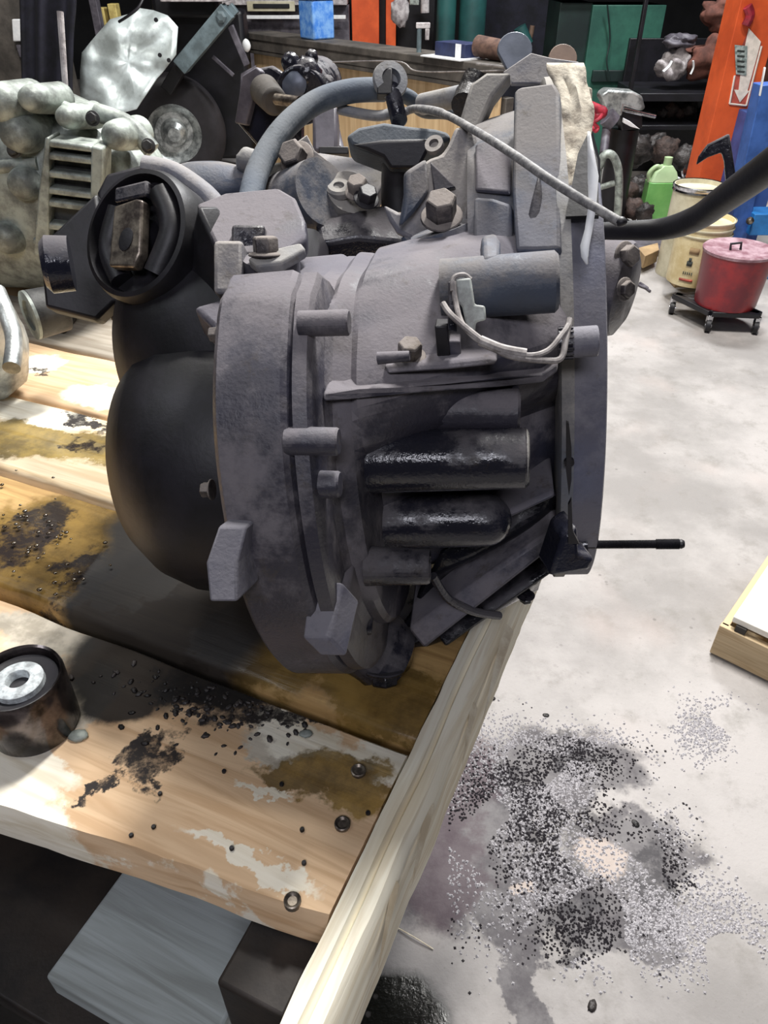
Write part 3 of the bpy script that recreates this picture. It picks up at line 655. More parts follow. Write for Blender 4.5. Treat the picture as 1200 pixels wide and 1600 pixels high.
# round-topped tabs and torn gasket
tn = (-FWD * .95 + RIGHT * .1).normalized()
def tabpix(cx, cy, r, foot): return [(cx + r * math.cos(a), cy - r * math.sin(a)) for a in [math.radians(t) for t in range(-20, 205, 15)]] + foot
plate(tabpix(805, 76, 27, [(795, 112), (818, 112)]), .66, .004, tn).build('locating_tab', 'slate', gb, bevel=.0006)
plate(tabpix(880, 90, 22, []), .64, .004, tn).build('locating_tab', 'rust_tab', gb, bevel=.0006)
plate([(786, 112), (830, 82), (862, 90), (905, 96), (905, 130), (800, 130)], .635, .006, (0, -.8, .5)).build('gasket_ledge', 'pale_dust', gb, bevel=.001)
def gasket():
    mb = MB(); vs = []; n = 30; m = 8
    for i in range(n + 1):
        t = i / n; py = lerp(98, 342, t); xl = lerp(872, 879, t) - 18 * math.exp(-((t - .02) / .12) ** 2); xr = lerp(930, 888, max(0, (t - .35) / .65)) if t > .35 else lerp(912, 930, t / .35)
        for j in range(m + 1):
            s = j / m; px = lerp(xl, xr + 3 * noise.noise(V((t * 12, 0, 0))), s)
            d = .515 + .035 * (1 - t) + .005 * noise.noise(V((t * 9, s * 4, 1)))
            vs.append(P(px, py, d))
    fs = [(i * (m + 1) + j, i * (m + 1) + j + 1, (i + 1) * (m + 1) + j + 1, (i + 1) * (m + 1) + j) for i in range(n) for j in range(m)]
    mb.add(vs, fs); o = mb.build('torn_gasket', 'tan_gasket', gb, ang=60); q = o.modifiers.new('solid', 'SOLIDIFY'); q.thickness = .002
gasket()
plate([(908, 130), (926, 138), (924, 200), (908, 240), (902, 200)], .555, .006, (0, -.9, .3)).build('gasket_scrap', 'tan_gasket', gb, bevel=.001)
plate([(880, 345), (910, 210), (926, 205), (938, 250), (938, 420), (924, 430), (882, 425)], .575, .02, (0, -.85, .5)).build('cavity_shade', 'rubber', gb)  # black plate painting in the dark of the gap behind the flange
plate([(884, 338), (903, 240), (920, 205), (934, 250), (936, 336)], .492, .004, (-.17, -.6, .75)).build('cavity_shade', 'rubber', gb)  # raised black patch standing in for the shadowed cavity
plate([(880, 340), (912, 338), (918, 420), (882, 428)], .535, .012, (0, -.85, .5)).build('adapter_top', 'plate', gb, bevel=.002)
plate([(926, 300), (938, 300), (945, 493), (930, 493)], .512, .012, (.2, -.9, .35)).build('edge_strip', 'flange', gb, bevel=.001)
plate([(918, 420), (930, 420), (932, 492), (924, 492)], .505, .004, (.2, -.9, .35)).build('edge_strip', 'cast_dark', gb)
# oval slot in the flange
MB().lathe(RL(889, 720, -.0535), -gy, [(0, .0035), (.003, .0035), (.003, 0)], 24, sy=1, sx=1).build('slot', 'rubber', gb)
plate([(885, 660), (889, 662), (893, 700), (893, 750), (889, 775), (885, 740)], .4835, .003, gy * -1).build('slot', 'rubber', gb)
plate([(888, 790), (893, 780), (895, 830), (905, 850), (888, 850)], .49, .003, gy * -1).build('slot', 'rubber', gb)
# flange foot and stud
plate([(880, 838), (903, 822), (905, 868), (930, 872), (922, 892), (858, 902)], .505, .03, (.1, -.95, .2)).build('flange_foot', 'cast_dark', gb, bevel=.003)
MB().cyl(RL(890, 853, -.03), RL(917, 851, -.03), .011, n=28).build('stud_boss', 'cast_dark', gb)
a = RL(915, 851, -.03); b = RL(1069, 850, -.03); ln = (b - a).length; pr = [(0, .0035), (.006, .0035)]
nth = 62
for i in range(nth):
    h = .007 + (ln - .010) * i / nth; r0 = .0036 if i < nth * .72 else .0043
    pr += [(h, r0), (h + (ln - .01) / nth * .5, r0 * .84)]
pr += [(ln - .002, .0038), (ln, .0028)]
MB().lathe(a, b - a, pr, 20).build('threaded_stud', 'rubber', gb, ang=20)
# knurled plug on the rim
kp = RL(898, 535, -.062); kd = (gx * .98 + UP * .0).normalized()
MB().cyl(kp - kd * .002, kp + kd * .014, .0095, n=28).build('plug_body', 'plate', gb, bevel=.001)
kn = MB()
kn.lathe(kp - kd * .010, kd, [(0, .0085), (.009, .0088)], 28)
for k in range(16):
    aa, uu, vv = basis(kd); t = 2 * PI * k / 16; c_ = kp - kd * .0055 + (uu * math.cos(t) + vv * math.sin(t)) * .009
    kn.box(c_, .0045, .0007, .0012, kd, (uu * -math.sin(t) + vv * math.cos(t)), (uu * math.cos(t) + vv * math.sin(t)))
kn.build('knurled_cap', 'cast_dark', gb)
# sensor, connector and leads
MB().box(P(693, 535, dS + .008), .004, .006, .013, RIGHT, gy, gz).build('sensor_post', 'rubber', gb, bevel=.001)
MB().box(P(712, 548, dS + .012), .0035, .006, .009, RIGHT, gy, gz).build('sensor_post', 'cast', gb, bevel=.001)
con = plate([(712, 436), (736, 434), (742, 476), (758, 478), (760, 500), (744, 504), (742, 524), (732, 524), (722, 480), (714, 470)], .426, .010, (-.1, -.9, .35)).build('wire_connector', 'connector', gb, bevel=.0012)
plate([(700, 440), (712, 440), (714, 520), (700, 516)], .431, .010, (-.1, -.9, .35)).build('connector_shell', 'cast_dark', gb, bevel=.0008)
MB().tube([P(707, 455, 0.4240), P(709, 434, 0.4240), P(725, 429, 0.4240), P(736, 437, 0.4240)], .0014, 8).build('lead', 'wire', gb)
MB().tube([P(709, 440, 0.4240), P(712, 470, 0.4240), P(722, 505, 0.4200), P(745, 530, 0.4150), P(770, 540, 0.4120), P(820, 555, 0.4100), P(855, 548, 0.4110), P(880, 520, 0.4140), P(888, 508, 0.4180)], .0016, 8).build('lead', 'wire', gb)
MB().tube([P(692, 474, 0.4240), P(705, 492, 0.4200), P(740, 522, 0.4150), P(770, 543, 0.4120), P(800, 557, 0.4100), P(850, 563, 0.4110), P(876, 560, 0.4140), P(884, 530, 0.4160), P(890, 498, 0.4200)], .0018, 8).build('lead', 'wire', gb)
MB().tube([P(750, 532, 0.4125), P(785, 546, 0.4110), P(822, 553, 0.4100)], .0030, 10).build('lead_sleeve', 'wire', gb)
# hose over the top
MB().tube([P(390, 318, .64), P(405, 262, .66), P(440, 205, .68), P(490, 162, .70), P(545, 143, .71), P(600, 140, .72)], lambda t: .0107, 24).build('hose', 'hose', gb)
MB().tube([P(612, 142, .722), P(640, 153, .73), P(662, 172, .74), P(700, 175, .74), P(740, 190, .72)], .0072, 18).build('hose', 'hose', gb)
MB().blob(P(388, 252, .70), .012, .012, .012, .1, 2, 3).build('hose_nub', 'flange', gb)
MB().lathe(P(606, 132, .70), V((.25, -.8, .5)), [(0, .014), (.008, .017), (.012, .016), (.013, .009), (.006, .008), (.006, 0)], 28).build('banjo_collar', 'flange', gb)
mb = MB(); a = P(612, 140, .70); b = P(624, 190, .675); ln = (b - a).length; pr = []
for i in range(24): pr += [(ln * i / 24, .0078), (ln * (i + .5) / 24, .0066)]
mb.lathe(a, b - a, pr, 20); mb.build('banjo_bolt', 'cast_dark', gb, ang=20)
MB().box(P(601, 132, .692), .007, .006, .012, RIGHT, FWD, UP).build('collar_clip', 'rubber', gb, bevel=.001)
# cable from the top to the right
MB().tube([P(528, 170, .72), P(560, 177, .72), P(590, 181, .72), P(612, 177, .72)], .0060, 14, flat=.8).build('cable_end', 'flange', gb)
MB().tube([P(610, 178, .72), P(640, 172, .71)], .0028, 10).build('cable_core', 'wire', gb)
MB().tube([P(630, 176, .70), P(650, 170, .69), P(690, 177, .62), P(740, 203, .55), P(800, 240, .50), P(870, 288, .47), P(968, 347, .455)], lambda t: .0030 if t > .35 else .0036, 12).build('cable', 'cable', gb)
MB().blob(P(970, 346, .455), .004, .004, .003, .1, 2, 1, 10, 6).build('cable_tip', 'rubber', gb)
MB().tube([P(520, 97, .86), P(620, 96, .83), P(650, 111, .80), P(720, 112, .74), P(790, 110, .66)], .0008, 6).build('string', 'wire', gb)
MB().tube([P(745, 100, .72), P(780, 104, .68), P(815, 110, .64)], .0012, 6).build('string', 'wire', gb)
# long white strip hanging on the bell
def strip():
    mb = MB(); pts = [(921, 206, 1.5), (924, 240, 5), (927, 275, 8.5), (926, 320, 6), (920, 360, 6), (914, 385, 7), (914, 402, 5), (918, 413, 1.2)]
    vs = []
    for (x, y, w_) in pts: vs += [P(x - w_, y, .462), P(x + w_, y, .460)]
    fs = [(2 * i, 2 * i + 1, 2 * i + 3, 2 * i + 2) for i in range(len(pts) - 1)]
    mb.add(vs, fs); o = mb.build('white_strip', 'white_plastic', gb, ang=60); q = o.modifiers.new('s', 'SOLIDIFY'); q.thickness = .0012
strip()
# casting behind the bell and curved bar leaving to the right
MB().lathe(P(905, 440, .74), (P(985, 455, .72) - P(905, 440, .74)), [(0, .05), (.03, .05), (.045, .044), (.052, .03), (.053, 0)], 40).build('clutch_cover', 'cast', gb)
bolt(gb, P(975, 400, .69), (.5, -.8, .3), .010, .01)
bolt(gb, P(975, 452, .68), (.5, -.8, .3), .008, .006)
MB().tube([P(930, 361, .62), P(985, 360, .60), P(1040, 357, .58), P(1090, 340, .54), P(1130, 312, .50), P(1175, 280, .46), P(1230, 240, .42)], lambda t: .0066 + .0016 * t + (.003 if t > .45 else .003 * t / .45) * .6, 20).build('curved_bar', 'rubber', gb)
plate([(1088, 258), (1092, 244), (1106, 225), (1140, 208), (1152, 288), (1136, 300), (1132, 252), (1128, 238), (1106, 246)], .52, .008, (-.3, -.9, .2)).build('bar_hook', 'cast_dark', gb, bevel=.0015)

# oil drops on the pallet boards
mb = MB()
for k in range(70):
    px = random.gauss(75, 55); py = random.gauss(850, 60)
    if px < 2 or px > 190 or py > 930: continue
    r = random.uniform(.0012, .003); mb.blob(PZ(px, py, DZ), r, r, r * .5, 0, 1, 0, 8, 4)
mt_oil = mat('oil_drop', (60, 44, 20), (40, 30, 16), .04, 0, 10, 0, spec=1)
mb.build('oil_drops', mt_oil, pal, kind='stuff')

# ================================================================== BUSHING lower left
bz = PZ(20, 1150, DZ)
bc = V((PZ(28, 1085, DZ + .045).x, PZ(28, 1058, DZ + .055).y - .002, DZ))
h = .058
bu = thing('rubber_bushing', bc, 'round black rubber bushing with white metal core on the front board', 'bushing')
ro = .0335
MB().lathe(bc, (0, 0, 1), [(0, ro * .94), (.003, ro), (h - .004, ro * 1.02), (h, ro * .99), (h - .001, ro * .93), (h - .012, ro * .9), (h - .012, .4 * ro)], 56).build('outer_sleeve', mat('oiled_steel_sleeve', (104, 96, 96), (40, 36, 36), .18, .8, 40, .1), bu, ang=40)
MB().lathe(bc + V((0, 0, h - .016)), (0, 0, 1), [(0, ro * .94), (.006, ro * .93), (.009, ro * .86), (.007, ro * .6), (.006, ro * .3)], 48).build('rubber_ring', 'rubber', bu, ang=40)
MB().lathe(bc + V((0, 0, h - .014)), (0, 0, 1), [(0, ro * .58), (.010, ro * .56), (.0115, ro * .5), (.0115, ro * .27), (.010, ro * .24), (-.02, ro * .22), (-.02, 0)], 40).build('core', mat('pale_oxidised_alloy', (216, 224, 226), (150, 154, 156), .6, .1, 120, .4, 300, .001), bu, ang=40)

# ================================================================== SECOND, SILVER GEARBOX
sb = thing('gearbox', V((-.62, 1.42, DZ)), 'weathered silver alloy gearbox with finned case on the pallet at left', 'gearbox')
def SP(px, py, y): return PY(px, py, y)
sx_ = (V((1, -.20, 0))).normalized()
c_ = V((-.74, 1.40, DZ + .170))
def sloft(secs, n=64):
    mb = MB(); vs = []; fs = []
    a, u, v = sx_, V((-sx_.y, sx_.x, 0)).normalized(), None
    v = a.cross(u).normalized()
    for (h_, ry, rz, oy, oz) in secs:
        for k in range(n):
            t = 2 * PI * k / n; q = 2.6
            x = math.copysign(abs(math.cos(t)) ** (2 / q), math.cos(t)); y = math.copysign(abs(math.sin(t)) ** (2 / q), math.sin(t))
            vs.append(c_ + a * h_ + u * (x * ry + oy) + v * (y * rz + oz))
    for i in range(len(secs) - 1):
        for k in range(n): fs.append((i * n + k, i * n + (k + 1) % n, (i + 1) * n + (k + 1) % n, (i + 1) * n + k))
    fs.append(tuple(range(n - 1, -1, -1))); fs.append(tuple(range((len(secs) - 1) * n, len(secs) * n)))
    return mb.add(vs, fs)
sloft([(-.45, .13, .15, 0, 0), (-.1, .14, .16, 0, 0), (.0, .145, .165, 0, 0), (.12, .14, .16, 0, 0), (.20, .135, .155, 0, 0), (.28, .12, .135, 0, -.01), (.345, .09, .10, 0, -.02), (.38, .05, .06, 0, -.03)]).build('case', 'alloy', sb, ang=50)
def sfin(pix, y, back=.03, mt='alloy', name='fin'): # raised on the near face
    MB().prism([PY(x, q, y) for x, q in pix], (0, back, 0)).build(name, mt, sb, bevel=.003)
yn = 1.185
sfin([(72, 214), (150, 226), (150, 380), (62, 372)], yn + .022, .03, 'alloy_dark', 'fin_recess')
for (y0, xl) in ((219, 75), (238, 70), (266, 72), (292, 72), (312, 74), (346, 55), (372, 50)):
    sfin([(xl, y0), (142, y0 + 9), (146, y0 + 20), (xl, y0 + 11)], yn, .05)
sfin([(70, 215), (76, 215), (76, 400), (52, 400), (60, 300)], yn - .003, .05, 'alloy', 'fin_frame')
sfin([(142, 228), (160, 232), (158, 320), (140, 360)], yn - .001, .05, 'alloy', 'fin_frame')
for (px, py, r) in ((38, 222, .026), (48, 300, .024), (14, 175, .026), (62, 168, .018), (192, 225, .020), (90, 398, .022), (20, 385, .024), (118, 196, .016)):
    pb = PY(px, py, 1.215)
    MB().lathe(pb + V((.0, .09, 0)), (-.15, -1, .12), [(0, r * 1.25), (.07, r * 1.1), (.085, r), (.095, r * .8), (.099, r * .4), (.099, 0)], 28).build('boss', 'alloy', sb, ang=60)
MB().tube([PY(-10, 262, 1.24), PY(30, 258, 1.24), PY(60, 256, 1.24)], .010, 12).build('pipe', 'alloy', sb)
MB().tube([PY(40, 150, 1.30), PY(80, 162, 1.28), PY(110, 175, 1.27)], .012, 12).build('pipe', 'alloy', sb)
MB().lathe(PY(75, 155, 1.32), (0, -.2, 1), [(0, .022), (.012, .022), (.016, .016), (.018, 0)], 20).build('filler_cap', 'rubber', sb)
MB().tube([PY(150, 175, 1.28), PY(200, 195, 1.27), PY(238, 235, 1.26)], .014, 12).build('edge_bead', 'alloy', sb)
for k, (px, py) in enumerate(((22, 205), (22, 235), (145, 185), (232, 228))): bolt(sb, PY(px, py, 1.225), (0, -1, .3), .008, .008, mt='alloy_dark')
# near lobe of the silver case on the pallet, and yoke
MB().blob(PZ(-26, 524, DZ + .09), .052, .052, .088, .14, 2.2, 5, 28, 18).build('casting_lobe', 'bright_alloy', sb)
MB().tube([P(-4, 455, .92), P(10, 490, .90), P(22, 530, .885), P(18, 575, .86)], .010, 14).build('rim_bead', 'bright_alloy', sb)
yk = thing('pipe_yoke', PZ(70, 530, DZ), 'greasy grey yoke with a round bore lying on the pallet left of the rubber mount', 'yoke')
yb = PZ(70, 530, DZ)
MB().cyl(P(100, 480, .99), P(50, 492, .97), .030, .032, 28).build('yoke_body', 'alloy_dark', yk, bevel=.002)
MB().lathe(P(50, 492, .968), P(50, 492, .968) - P(100, 480, .99), [(0, .032), (.004, .032), (.004, .02), (-.01, .018), (-.01, 0)], 28).build('yoke_rim', 'alloy', yk)
MB().box(V((yb.x, yb.y + .05, DZ + .02)), .028, .03, .02).build('yoke_foot', 'alloy_dark', yk, bevel=.005)
MB().blob(P(94, 462, .985), .006, .006, .008, .2, 3, 1, 10, 8).build('yoke_lug', 'chrome', yk)
# white rod standing in the silver gearbox
rd = MB().tube([PY(105, 172, 1.30), PY(101, 120, 1.31), PY(94, 18, 1.33)], lambda t: .0040 + .0008 * t, 10); tag(rd.build('measuring_rod', 'white_cloth', None), 'thin white rod standing upright in the silver gearbox', 'rod')

# ================================================================== starter / dark unit behind the hose
st = thing('starter_motor', V((-.13, 1.02, DZ)), 'dark greasy starter motor with flange standing behind the curved hose', 'starter motor')
plate([(368, 190), (380, 130), (392, 108), (424, 102), (452, 120), (470, 160), (470, 230), (420, 250)], 1.02, .02, (-.2, -.95, .2)).build('flange', 'cast_dark', st, bevel=.004)
plate([(366, 192), (378, 118), (400, 104), (408, 112), (398, 140), (384, 196)], 1.0, .012, (-.4, -.9, .2)).build('flange_edge', 'grey_paint', st, bevel=.002)
MB().cyl(P(412, 140, 1.0), P(430, 160, .96), .020, .017, 28).build('nose_cone', 'bench_wood', st, bevel=.004)
MB().cyl(P(432, 155, .95), P(468, 160, .93), .007, n=16).build('pinion_shaft', 'worn_steel', st)
MB().cyl(P(474, 158, .93), P(492, 160, .93), .0055, n=16).build('shaft_tip', 'chrome', st)
MB().cyl(P(470, 150, .99), P(500, 128, 1.10), .036, .034, 32).build('solenoid', 'cast_dark', st, bevel=.004)
MB().lathe(P(462, 132, .99), (-.3, -.9, .2), [(0, .018), (.008, .019), (.012, .014), (.014, 0)], 28).build('solenoid_cap', 'slate', st)
for (px, py, r) in ((455, 100, .013), (487, 90, .009), (487, 160, .010), (512, 132, .010), (480, 118, .02)): MB().blob(P(px, py, .99), r, r, r * 1.1, .15, 2, px).build('terminal', 'cast_dark', st)
MB().box(V((-.14, 1.10, DZ + .12)), .06, .05, .12).build('body', 'black', st, bevel=.01)
MB().tube([P(505, 170, .90), P(512, 200, .88), P(520, 235, .86)], .014, 14, flat=.5).build('cable_clip', 'grey_paint', st)
MB().box(P(510, 215, .84), .014, .02, .026, RIGHT, FWD, UP).build('connector', 'grey_paint', st, bevel=.004)
MB().box(P(522, 240, .80), .016, .008, .004, RIGHT, FWD, UP).build('connector_tab', 'rubber', st, bevel=.001)

# ================================================================== BACKGROUND
def fb(x0, y0, x1, y1, Y, dep=.1, z0=None, mt='black', name='panel', root=None, bevel=.004):
    """upright block whose near face fills the sight lines between the two corners at distance Y"""
    rw = max(y0, 0); a = PY(x0, rw, Y); b = PY(x1, rw, Y)
    z1 = PY(x0, y0, Y).z; zb = PY(x1, y1, Y).z if z0 is None else z0
    mb = MB().box(((a.x + b.x) / 2, Y + dep / 2, (z1 + zb) / 2), abs(b.x - a.x) / 2, dep / 2, (z1 - zb) / 2)
    return mb.build(name, mt, root, bevel=bevel)
# --- workbench
A = PZ(383, 50, .95); B = PZ(775, 101, .95); bd = (B - A).normalized(); bn = V((-bd.y, bd.x, 0))
ln = (B - A).length
wb = thing('workbench', V(((A.x + B.x) / 2, (A.y + B.y) / 2, 0)) + bn * .3, 'long workbench with plywood front behind the gearbox', 'workbench')
mid = (A + B) / 2
MB().box(mid + bn * .10 + V((0, 0, -.02)), ln / 2, .12, .02, bd, bn).build('bench_top', 'bench_wood', wb, bevel=.006)
MB().box(mid + bn * .02 + V((0, 0, -.07)), ln / 2 - .01, .03, .032, bd, bn).build('fascia', 'bench_wood', wb, bevel=.004)
MB().box(mid + bn * .04 + V((0, 0, -.115)), ln / 2, .045, .012, bd, bn).build('fascia_strip', 'bench_wood', wb, bevel=.003)
t = NT('plywood'); vv = t.vmath('DOT_PRODUCT', t.pos, tuple(bd)); cx = t.n.new('ShaderNodeCombineXYZ'); t.l.new(vv, cx.inputs[0]); sz = t.n.new('ShaderNodeSeparateXYZ'); t.l.new(t.pos, sz.inputs[0]); t.l.new(t.math('MULTIPLY', sz.outputs[2], .08), cx.inputs[2])
g = t.noise(26, 5, .6, cx.outputs[0], .4); M['ply'] = t.fin(t.mix(t.ramp(g, .35, .7), lin((226, 196, 152)), lin((196, 162, 120))), .7)
w3 = ln / 3
for k in range(3):
    MB().box(A + bd * (w3 * (k + .5)) + bn * .06 + V((0, 0, -.95 / 2 - .045)), w3 / 2 - .006, .009, .42, bd, bn).build('plywood_panel', 'ply', wb, bevel=.002)
for k in range(4): MB().box(A + bd * (w3 * k * .98 + .03) + bn * .12 + V((0, 0, -.95 / 2 - .08)), .03, .03, .395, bd, bn).build('leg', 'bench_wood', wb, bevel=.003)
for k, (tx, tz) in enumerate(((.12, -.26), (.45, -.25), (1.3, -.26), (1.9, -.27), (2.3, -.27))): MB().cyl(A + bd * tx + bn * .05 + V((0, 0, tz)), A + bd * tx + bn * .045 + V((0, 0, tz)), .008, n=10).build('screw', 'rubber', wb)
def onbench(px, t_back): # a place on the bench top: sight column px, t_back behind front edge
    r = ray(px, 60); r = V((r.x, r.y, 0)); p0 = A + bn * t_back
    # solve k*r = p0 + s*bd
    det = r.x * (-bd.y) - r.y * (-bd.x); k = (p0.x * (-bd.y) - p0.y * (-bd.x)) / det
    return V((r.x * k, r.y * k, .95))
p = onbench(496, .10)
tb = thing('plastic_tub', p, 'bright blue plastic tub on the workbench left of the orange post', 'tub')
MB().box(p + V((0, 0, .11)), .085, .085, .11, bd, bn).build('tub', 'blue_tub', tb, bevel=.012)
MB().box(p + V((0, 0, .235)), .092, .092, .015, bd, bn).build('lid', 'white_cloth', tb, bevel=.004)
p = onbench(718, .09)
bx = thing('parts_box', p, 'flat dark blue box with a white label at the right end of the workbench', 'box')
MB().box(p + V((0, 0, .035)), .12, .07, .035, bd, bn).build('carton', mat('navy_card', (44, 54, 92), (34, 40, 70), .6, 0, 20, 0), bx, bevel=.002)
MB().box(p + V((0, 0, .035)) - bn * .071 + bd * .07, .022, .001, .034, bd, bn).build('sticker', 'white_plastic', bx)
MB().box(p + V((0, 0, .003)) - bn * .02, .16, .12, .003, bd, bn).build('paper', 'white_plastic', bx)
p = onbench(764, .10); p.z += .012
cn = thing('rusty_pipe_end', p, 'brown rusty pipe end on the workbench corner beside the blue box', 'pipe')
MB().cyl(p + V((-.05, .06, .05)), p + V((.09, -.08, .035)), .05, n=28).build('pipe', mat('rust', (110, 84, 72), (74, 54, 48), .8, 0, 20, .3), cn)
MB().lathe(p + V((.085, -.075, .035)), V((.14, -.14, -.015)), [(0, .056), (.02, .056), (.02, .04), (.005, .038), (.005, 0)], 28).build('pipe_rim', 'bench_wood', cn)
# small white tool on bench
p = onbench(655, .08)
q = thing('clamp', p, 'small pale clamp standing on the workbench before the green posts', 'clamp')
MB().cyl(p, p + V((0, 0, .12)), .014, n=12).build('stem', 'blue_grey', q)
MB().box(p + V((.02, 0, .13)), .04, .015, .014).build('jaw', 'white_cloth', q, bevel=.004)
MB().box(p + V((.045, 0, .09)), .012, .013, .03).build('jaw', 'white_cloth', q, bevel=.004)
# --- behind the bench
lp = thing('lift_post', V((PY(585, 40, 7.6).x, 7.7, 0)), 'orange lift post rising behind the workbench in the middle', 'post')
fb(549, -30, 592, 40, 7.6, .2, 0, 'orange', 'column', lp); fb(603, -30, 619, 40, 7.62, .12, 0, 'orange', 'column', lp); fb(592, -30, 603, 40, 7.72, .1, 0, 'black', 'channel', lp)
wt = thing('white_cabinet', V((PY(450, 20, 7.4).x, 7.7, 0)), 'pale cabinet with dark opening behind the workbench, left of the blue tub', 'cabinet')
fb(300, -10, 542, 8, 7.4, .5, None, 'white_cloth', 'top', wt); fb(300, 8, 545, 200, 7.5, .4, 0, 'grey_paint', 'body', wt)
fb(385, 2, 460, 18, 7.36, .02, None, 'cream', 'drawer', wt); fb(395, 6, 452, 13, 7.35, .02, None, 'black', 'drawer_slot', wt)
fb(380, 24, 540, 30, 7.38, .05, None, 'white_plastic', 'rail', wt)
gp = thing('green_cylinder', V((PY(700, 40, 7.3).x, 7.4, 0)), 'tall teal gas cylinder behind the bench, left one of the pair', 'gas cylinder')
for (x, lbl, o) in ((697, 0, gp), (738, 1, None)):
    p = PY(x, 30, 7.4); o = o or thing('green_cylinder', V((p.x, 7.4, 0)), 'tall teal gas cylinder behind the bench, right one of the pair', 'gas cylinder')
    r = .08 if x == 697 else .11
    MB().lathe(V((p.x, 7.4, 0)), (0, 0, 1), [(0, r * .95), (.02, r), (1.35, r), (1.45, r * .8), (1.5, r * .3), (1.55, r * .3)], 32).build('tank', 'teal', o)
    MB().lathe(V((p.x, 7.4, 1.55)), (0, 0, 1), [(0, r * .35), (.06, r * .35), (.07, r * .2)], 16).build('valve', 'worn_steel', o)
mc_ = thing('drill_press', V((PY(650, 20, 7.9).x, 7.9, 0)), 'dark machine with white rag hung on it behind the workbench', 'machine')
fb(620, -40, 680, 60, 7.9, .3, 0, 'black', 'body', mc_)
MB().blob(PY(625, 18, 7.3), .075, .05, .10, .35, 3, 2).build('rag', 'white_cloth', mc_)
MB().cyl(PY(664, -10, 7.4), PY(664, 20, 7.4), .035, n=16).build('spindle', 'white_cloth', mc_)
fb(640, 0, 655, 8, 7.4, .3, None, 'alloy', 'arm', mc_)
# dark hulks that close the view
dh = thing('dark_cabinet', V((PY(820, 40, 8).x, 8.3, 0)), 'tall near-black cabinet in the gloom between the teal cylinders and green cabinet', 'cabinet')
fb(757, -60, 878, 60, 8, .5, 0, 'navy', 'body', dh)
MB().cyl(PY(812, 42, 7.2), PY(822, 70, 7.2), .05, .06, 20).build('knob', 'teal', dh)
MB().tube([PY(832, 40, 7.3), PY(828, 60, 7.3), PY(820, 85, 7.3)], .02, 10).build('handle', 'rust_tab', dh)
gc = thing('green_cabinet', V((PY(955, 60, 6.6).x, 6.9, 0)), 'large green steel cabinet behind the gearbox at right', 'cabinet')
fb(876, 4, 927, 100, 6.65, .5, 0, 'green_dark', 'side_panel', gc); fb(927, 8, 1042, 100, 6.6, .5, 0, 'green_paint', 'door', gc)
fb(876, -40, 1045, -2, 6.6, .5, None, 'green_dark', 'top_panel', gc); fb(927, 110, 1012, 128, 6.57, .05, None, 'green_dark', 'kick_panel', gc)
MB().tube([PY(949, 8, 6.55), PY(953, 60, 6.57), PY(948, 95, 6.55), PY(953, 125, 6.55)], .006, 8).build('door_seam', 'green_dark', gc)
# --- black shelf at right with sacks and scrap
sh = thing('steel_shelf', V((PY(1060, 200, 5.9).x, 6.1, 0)), 'black steel shelf of scrap parts left of the orange post', 'shelf')
for (py, th) in ((146, .05), (196, .03), (300, .03)): fb(1000, py, 1150, py + 8, 5.8, .6, PY(1000, py, 5.8).z - th, 'black', 'shelf_board', sh)
for x in (1008, 1150): fb(x, -30, x + 6, 300, 5.78, .04, 0, 'black', 'upright', sh)
fb(985, 60, 1160, 300, 6.45, .04, 0, 'black', 'back_panel', sh)
zs = PY(1000, 146, 5.8).z; yy = 6.05
def onshelf(px, z, Y): r = ray(px, 100); return V((r.x * Y / r.y, Y, z))
def heap_item(px, py, Y, r, mt, label, seed, sq=.8, cat='scrap part', name='scrap_part', grp=None, z=None):
    p = PY(px, py, Y)
    return tag(MB().blob(p if z is None else V((p.x, Y, z + r * sq * 1.1)), r * .74, r * .60, r * sq * .80, .35, 2.4, seed, 22, 14).build(name, mt, None), label, cat, grp)
bs = MB(); 
def sack(c, rx, ry, rz, seed, mt, name, label, cat):
    mb = MB().blob(c, rx, ry, rz, .55, 1.9, seed, 36, 22); return tag(mb.build(name, mt, None), label, cat)
sack(onshelf(1117, zs + .19, 6.02), .22, .14, .12, 3, 'brown_sack', 'brown_sack', 'slumped brown leather sack on the top of the black shelf', 'sack')
sack(onshelf(1118, zs + .44, 6.07), .17, .11, .10, 8, 'brown_sack', 'brown_hide', 'folded brown hide lying over the sack by the orange post', 'sack')
sack(onshelf(1052, zs + .15, 6.0), .10, .09, .09, 5, 'white_cloth', 'white_bag', 'crumpled white bag on the black shelf next to the green cabinet', 'bag')
sack(onshelf(1054, zs + .29, 5.98), .10, .08, .045, 11, 'grey_paint', 'coiled_cable', 'coil of grey cable on top of the white bag', 'cable')
for k, (x0, y0, x1, y1) in enumerate(((1050, 95, 1036, 112), (1083, 95, 1079, 116))):
    a = PY(x0, y0, 5.7); b = PY(x1, y1, 5.7)
    tag(MB().tube([a, (a + b) / 2 + V((.01, 0, 0)), b], .014 if k else .02, 8, flat=.4).build('hanging_tag', 'white_plastic', None), ('right of the two white tags hanging from the brown sack' if k else 'left of the two white tags, wider and tilted, hanging below the white bag'), 'tag')
for k, (px, py, r, mt) in enumerate(((1050, 172, .07, 'junk_rust'), (1036, 180, .05, 'junk'), (1076, 176, .08, 'junk'), (1098, 180, .06, 'junk'), (1062, 182, .05, 'junk_rust'))):
    zz = PY(1000, 196, 5.8).z
    heap_item(px, py, 6.0, r, mt, ['brown lump of casting in the shelf bay under the sacks', 'small dark casting at the left end of the middle shelf bay', 'big dark round part in the middle of the lower shelf bay', 'dark part at the right of the lower shelf bay by the orange post', 'small brownish part in front of the dark round one on the shelf'][k], k * 3.1, .85, z=zz)
fb(1106, 178, 1114, 192, 5.5, .03, None, 'cream', 'shelf_label', sh)
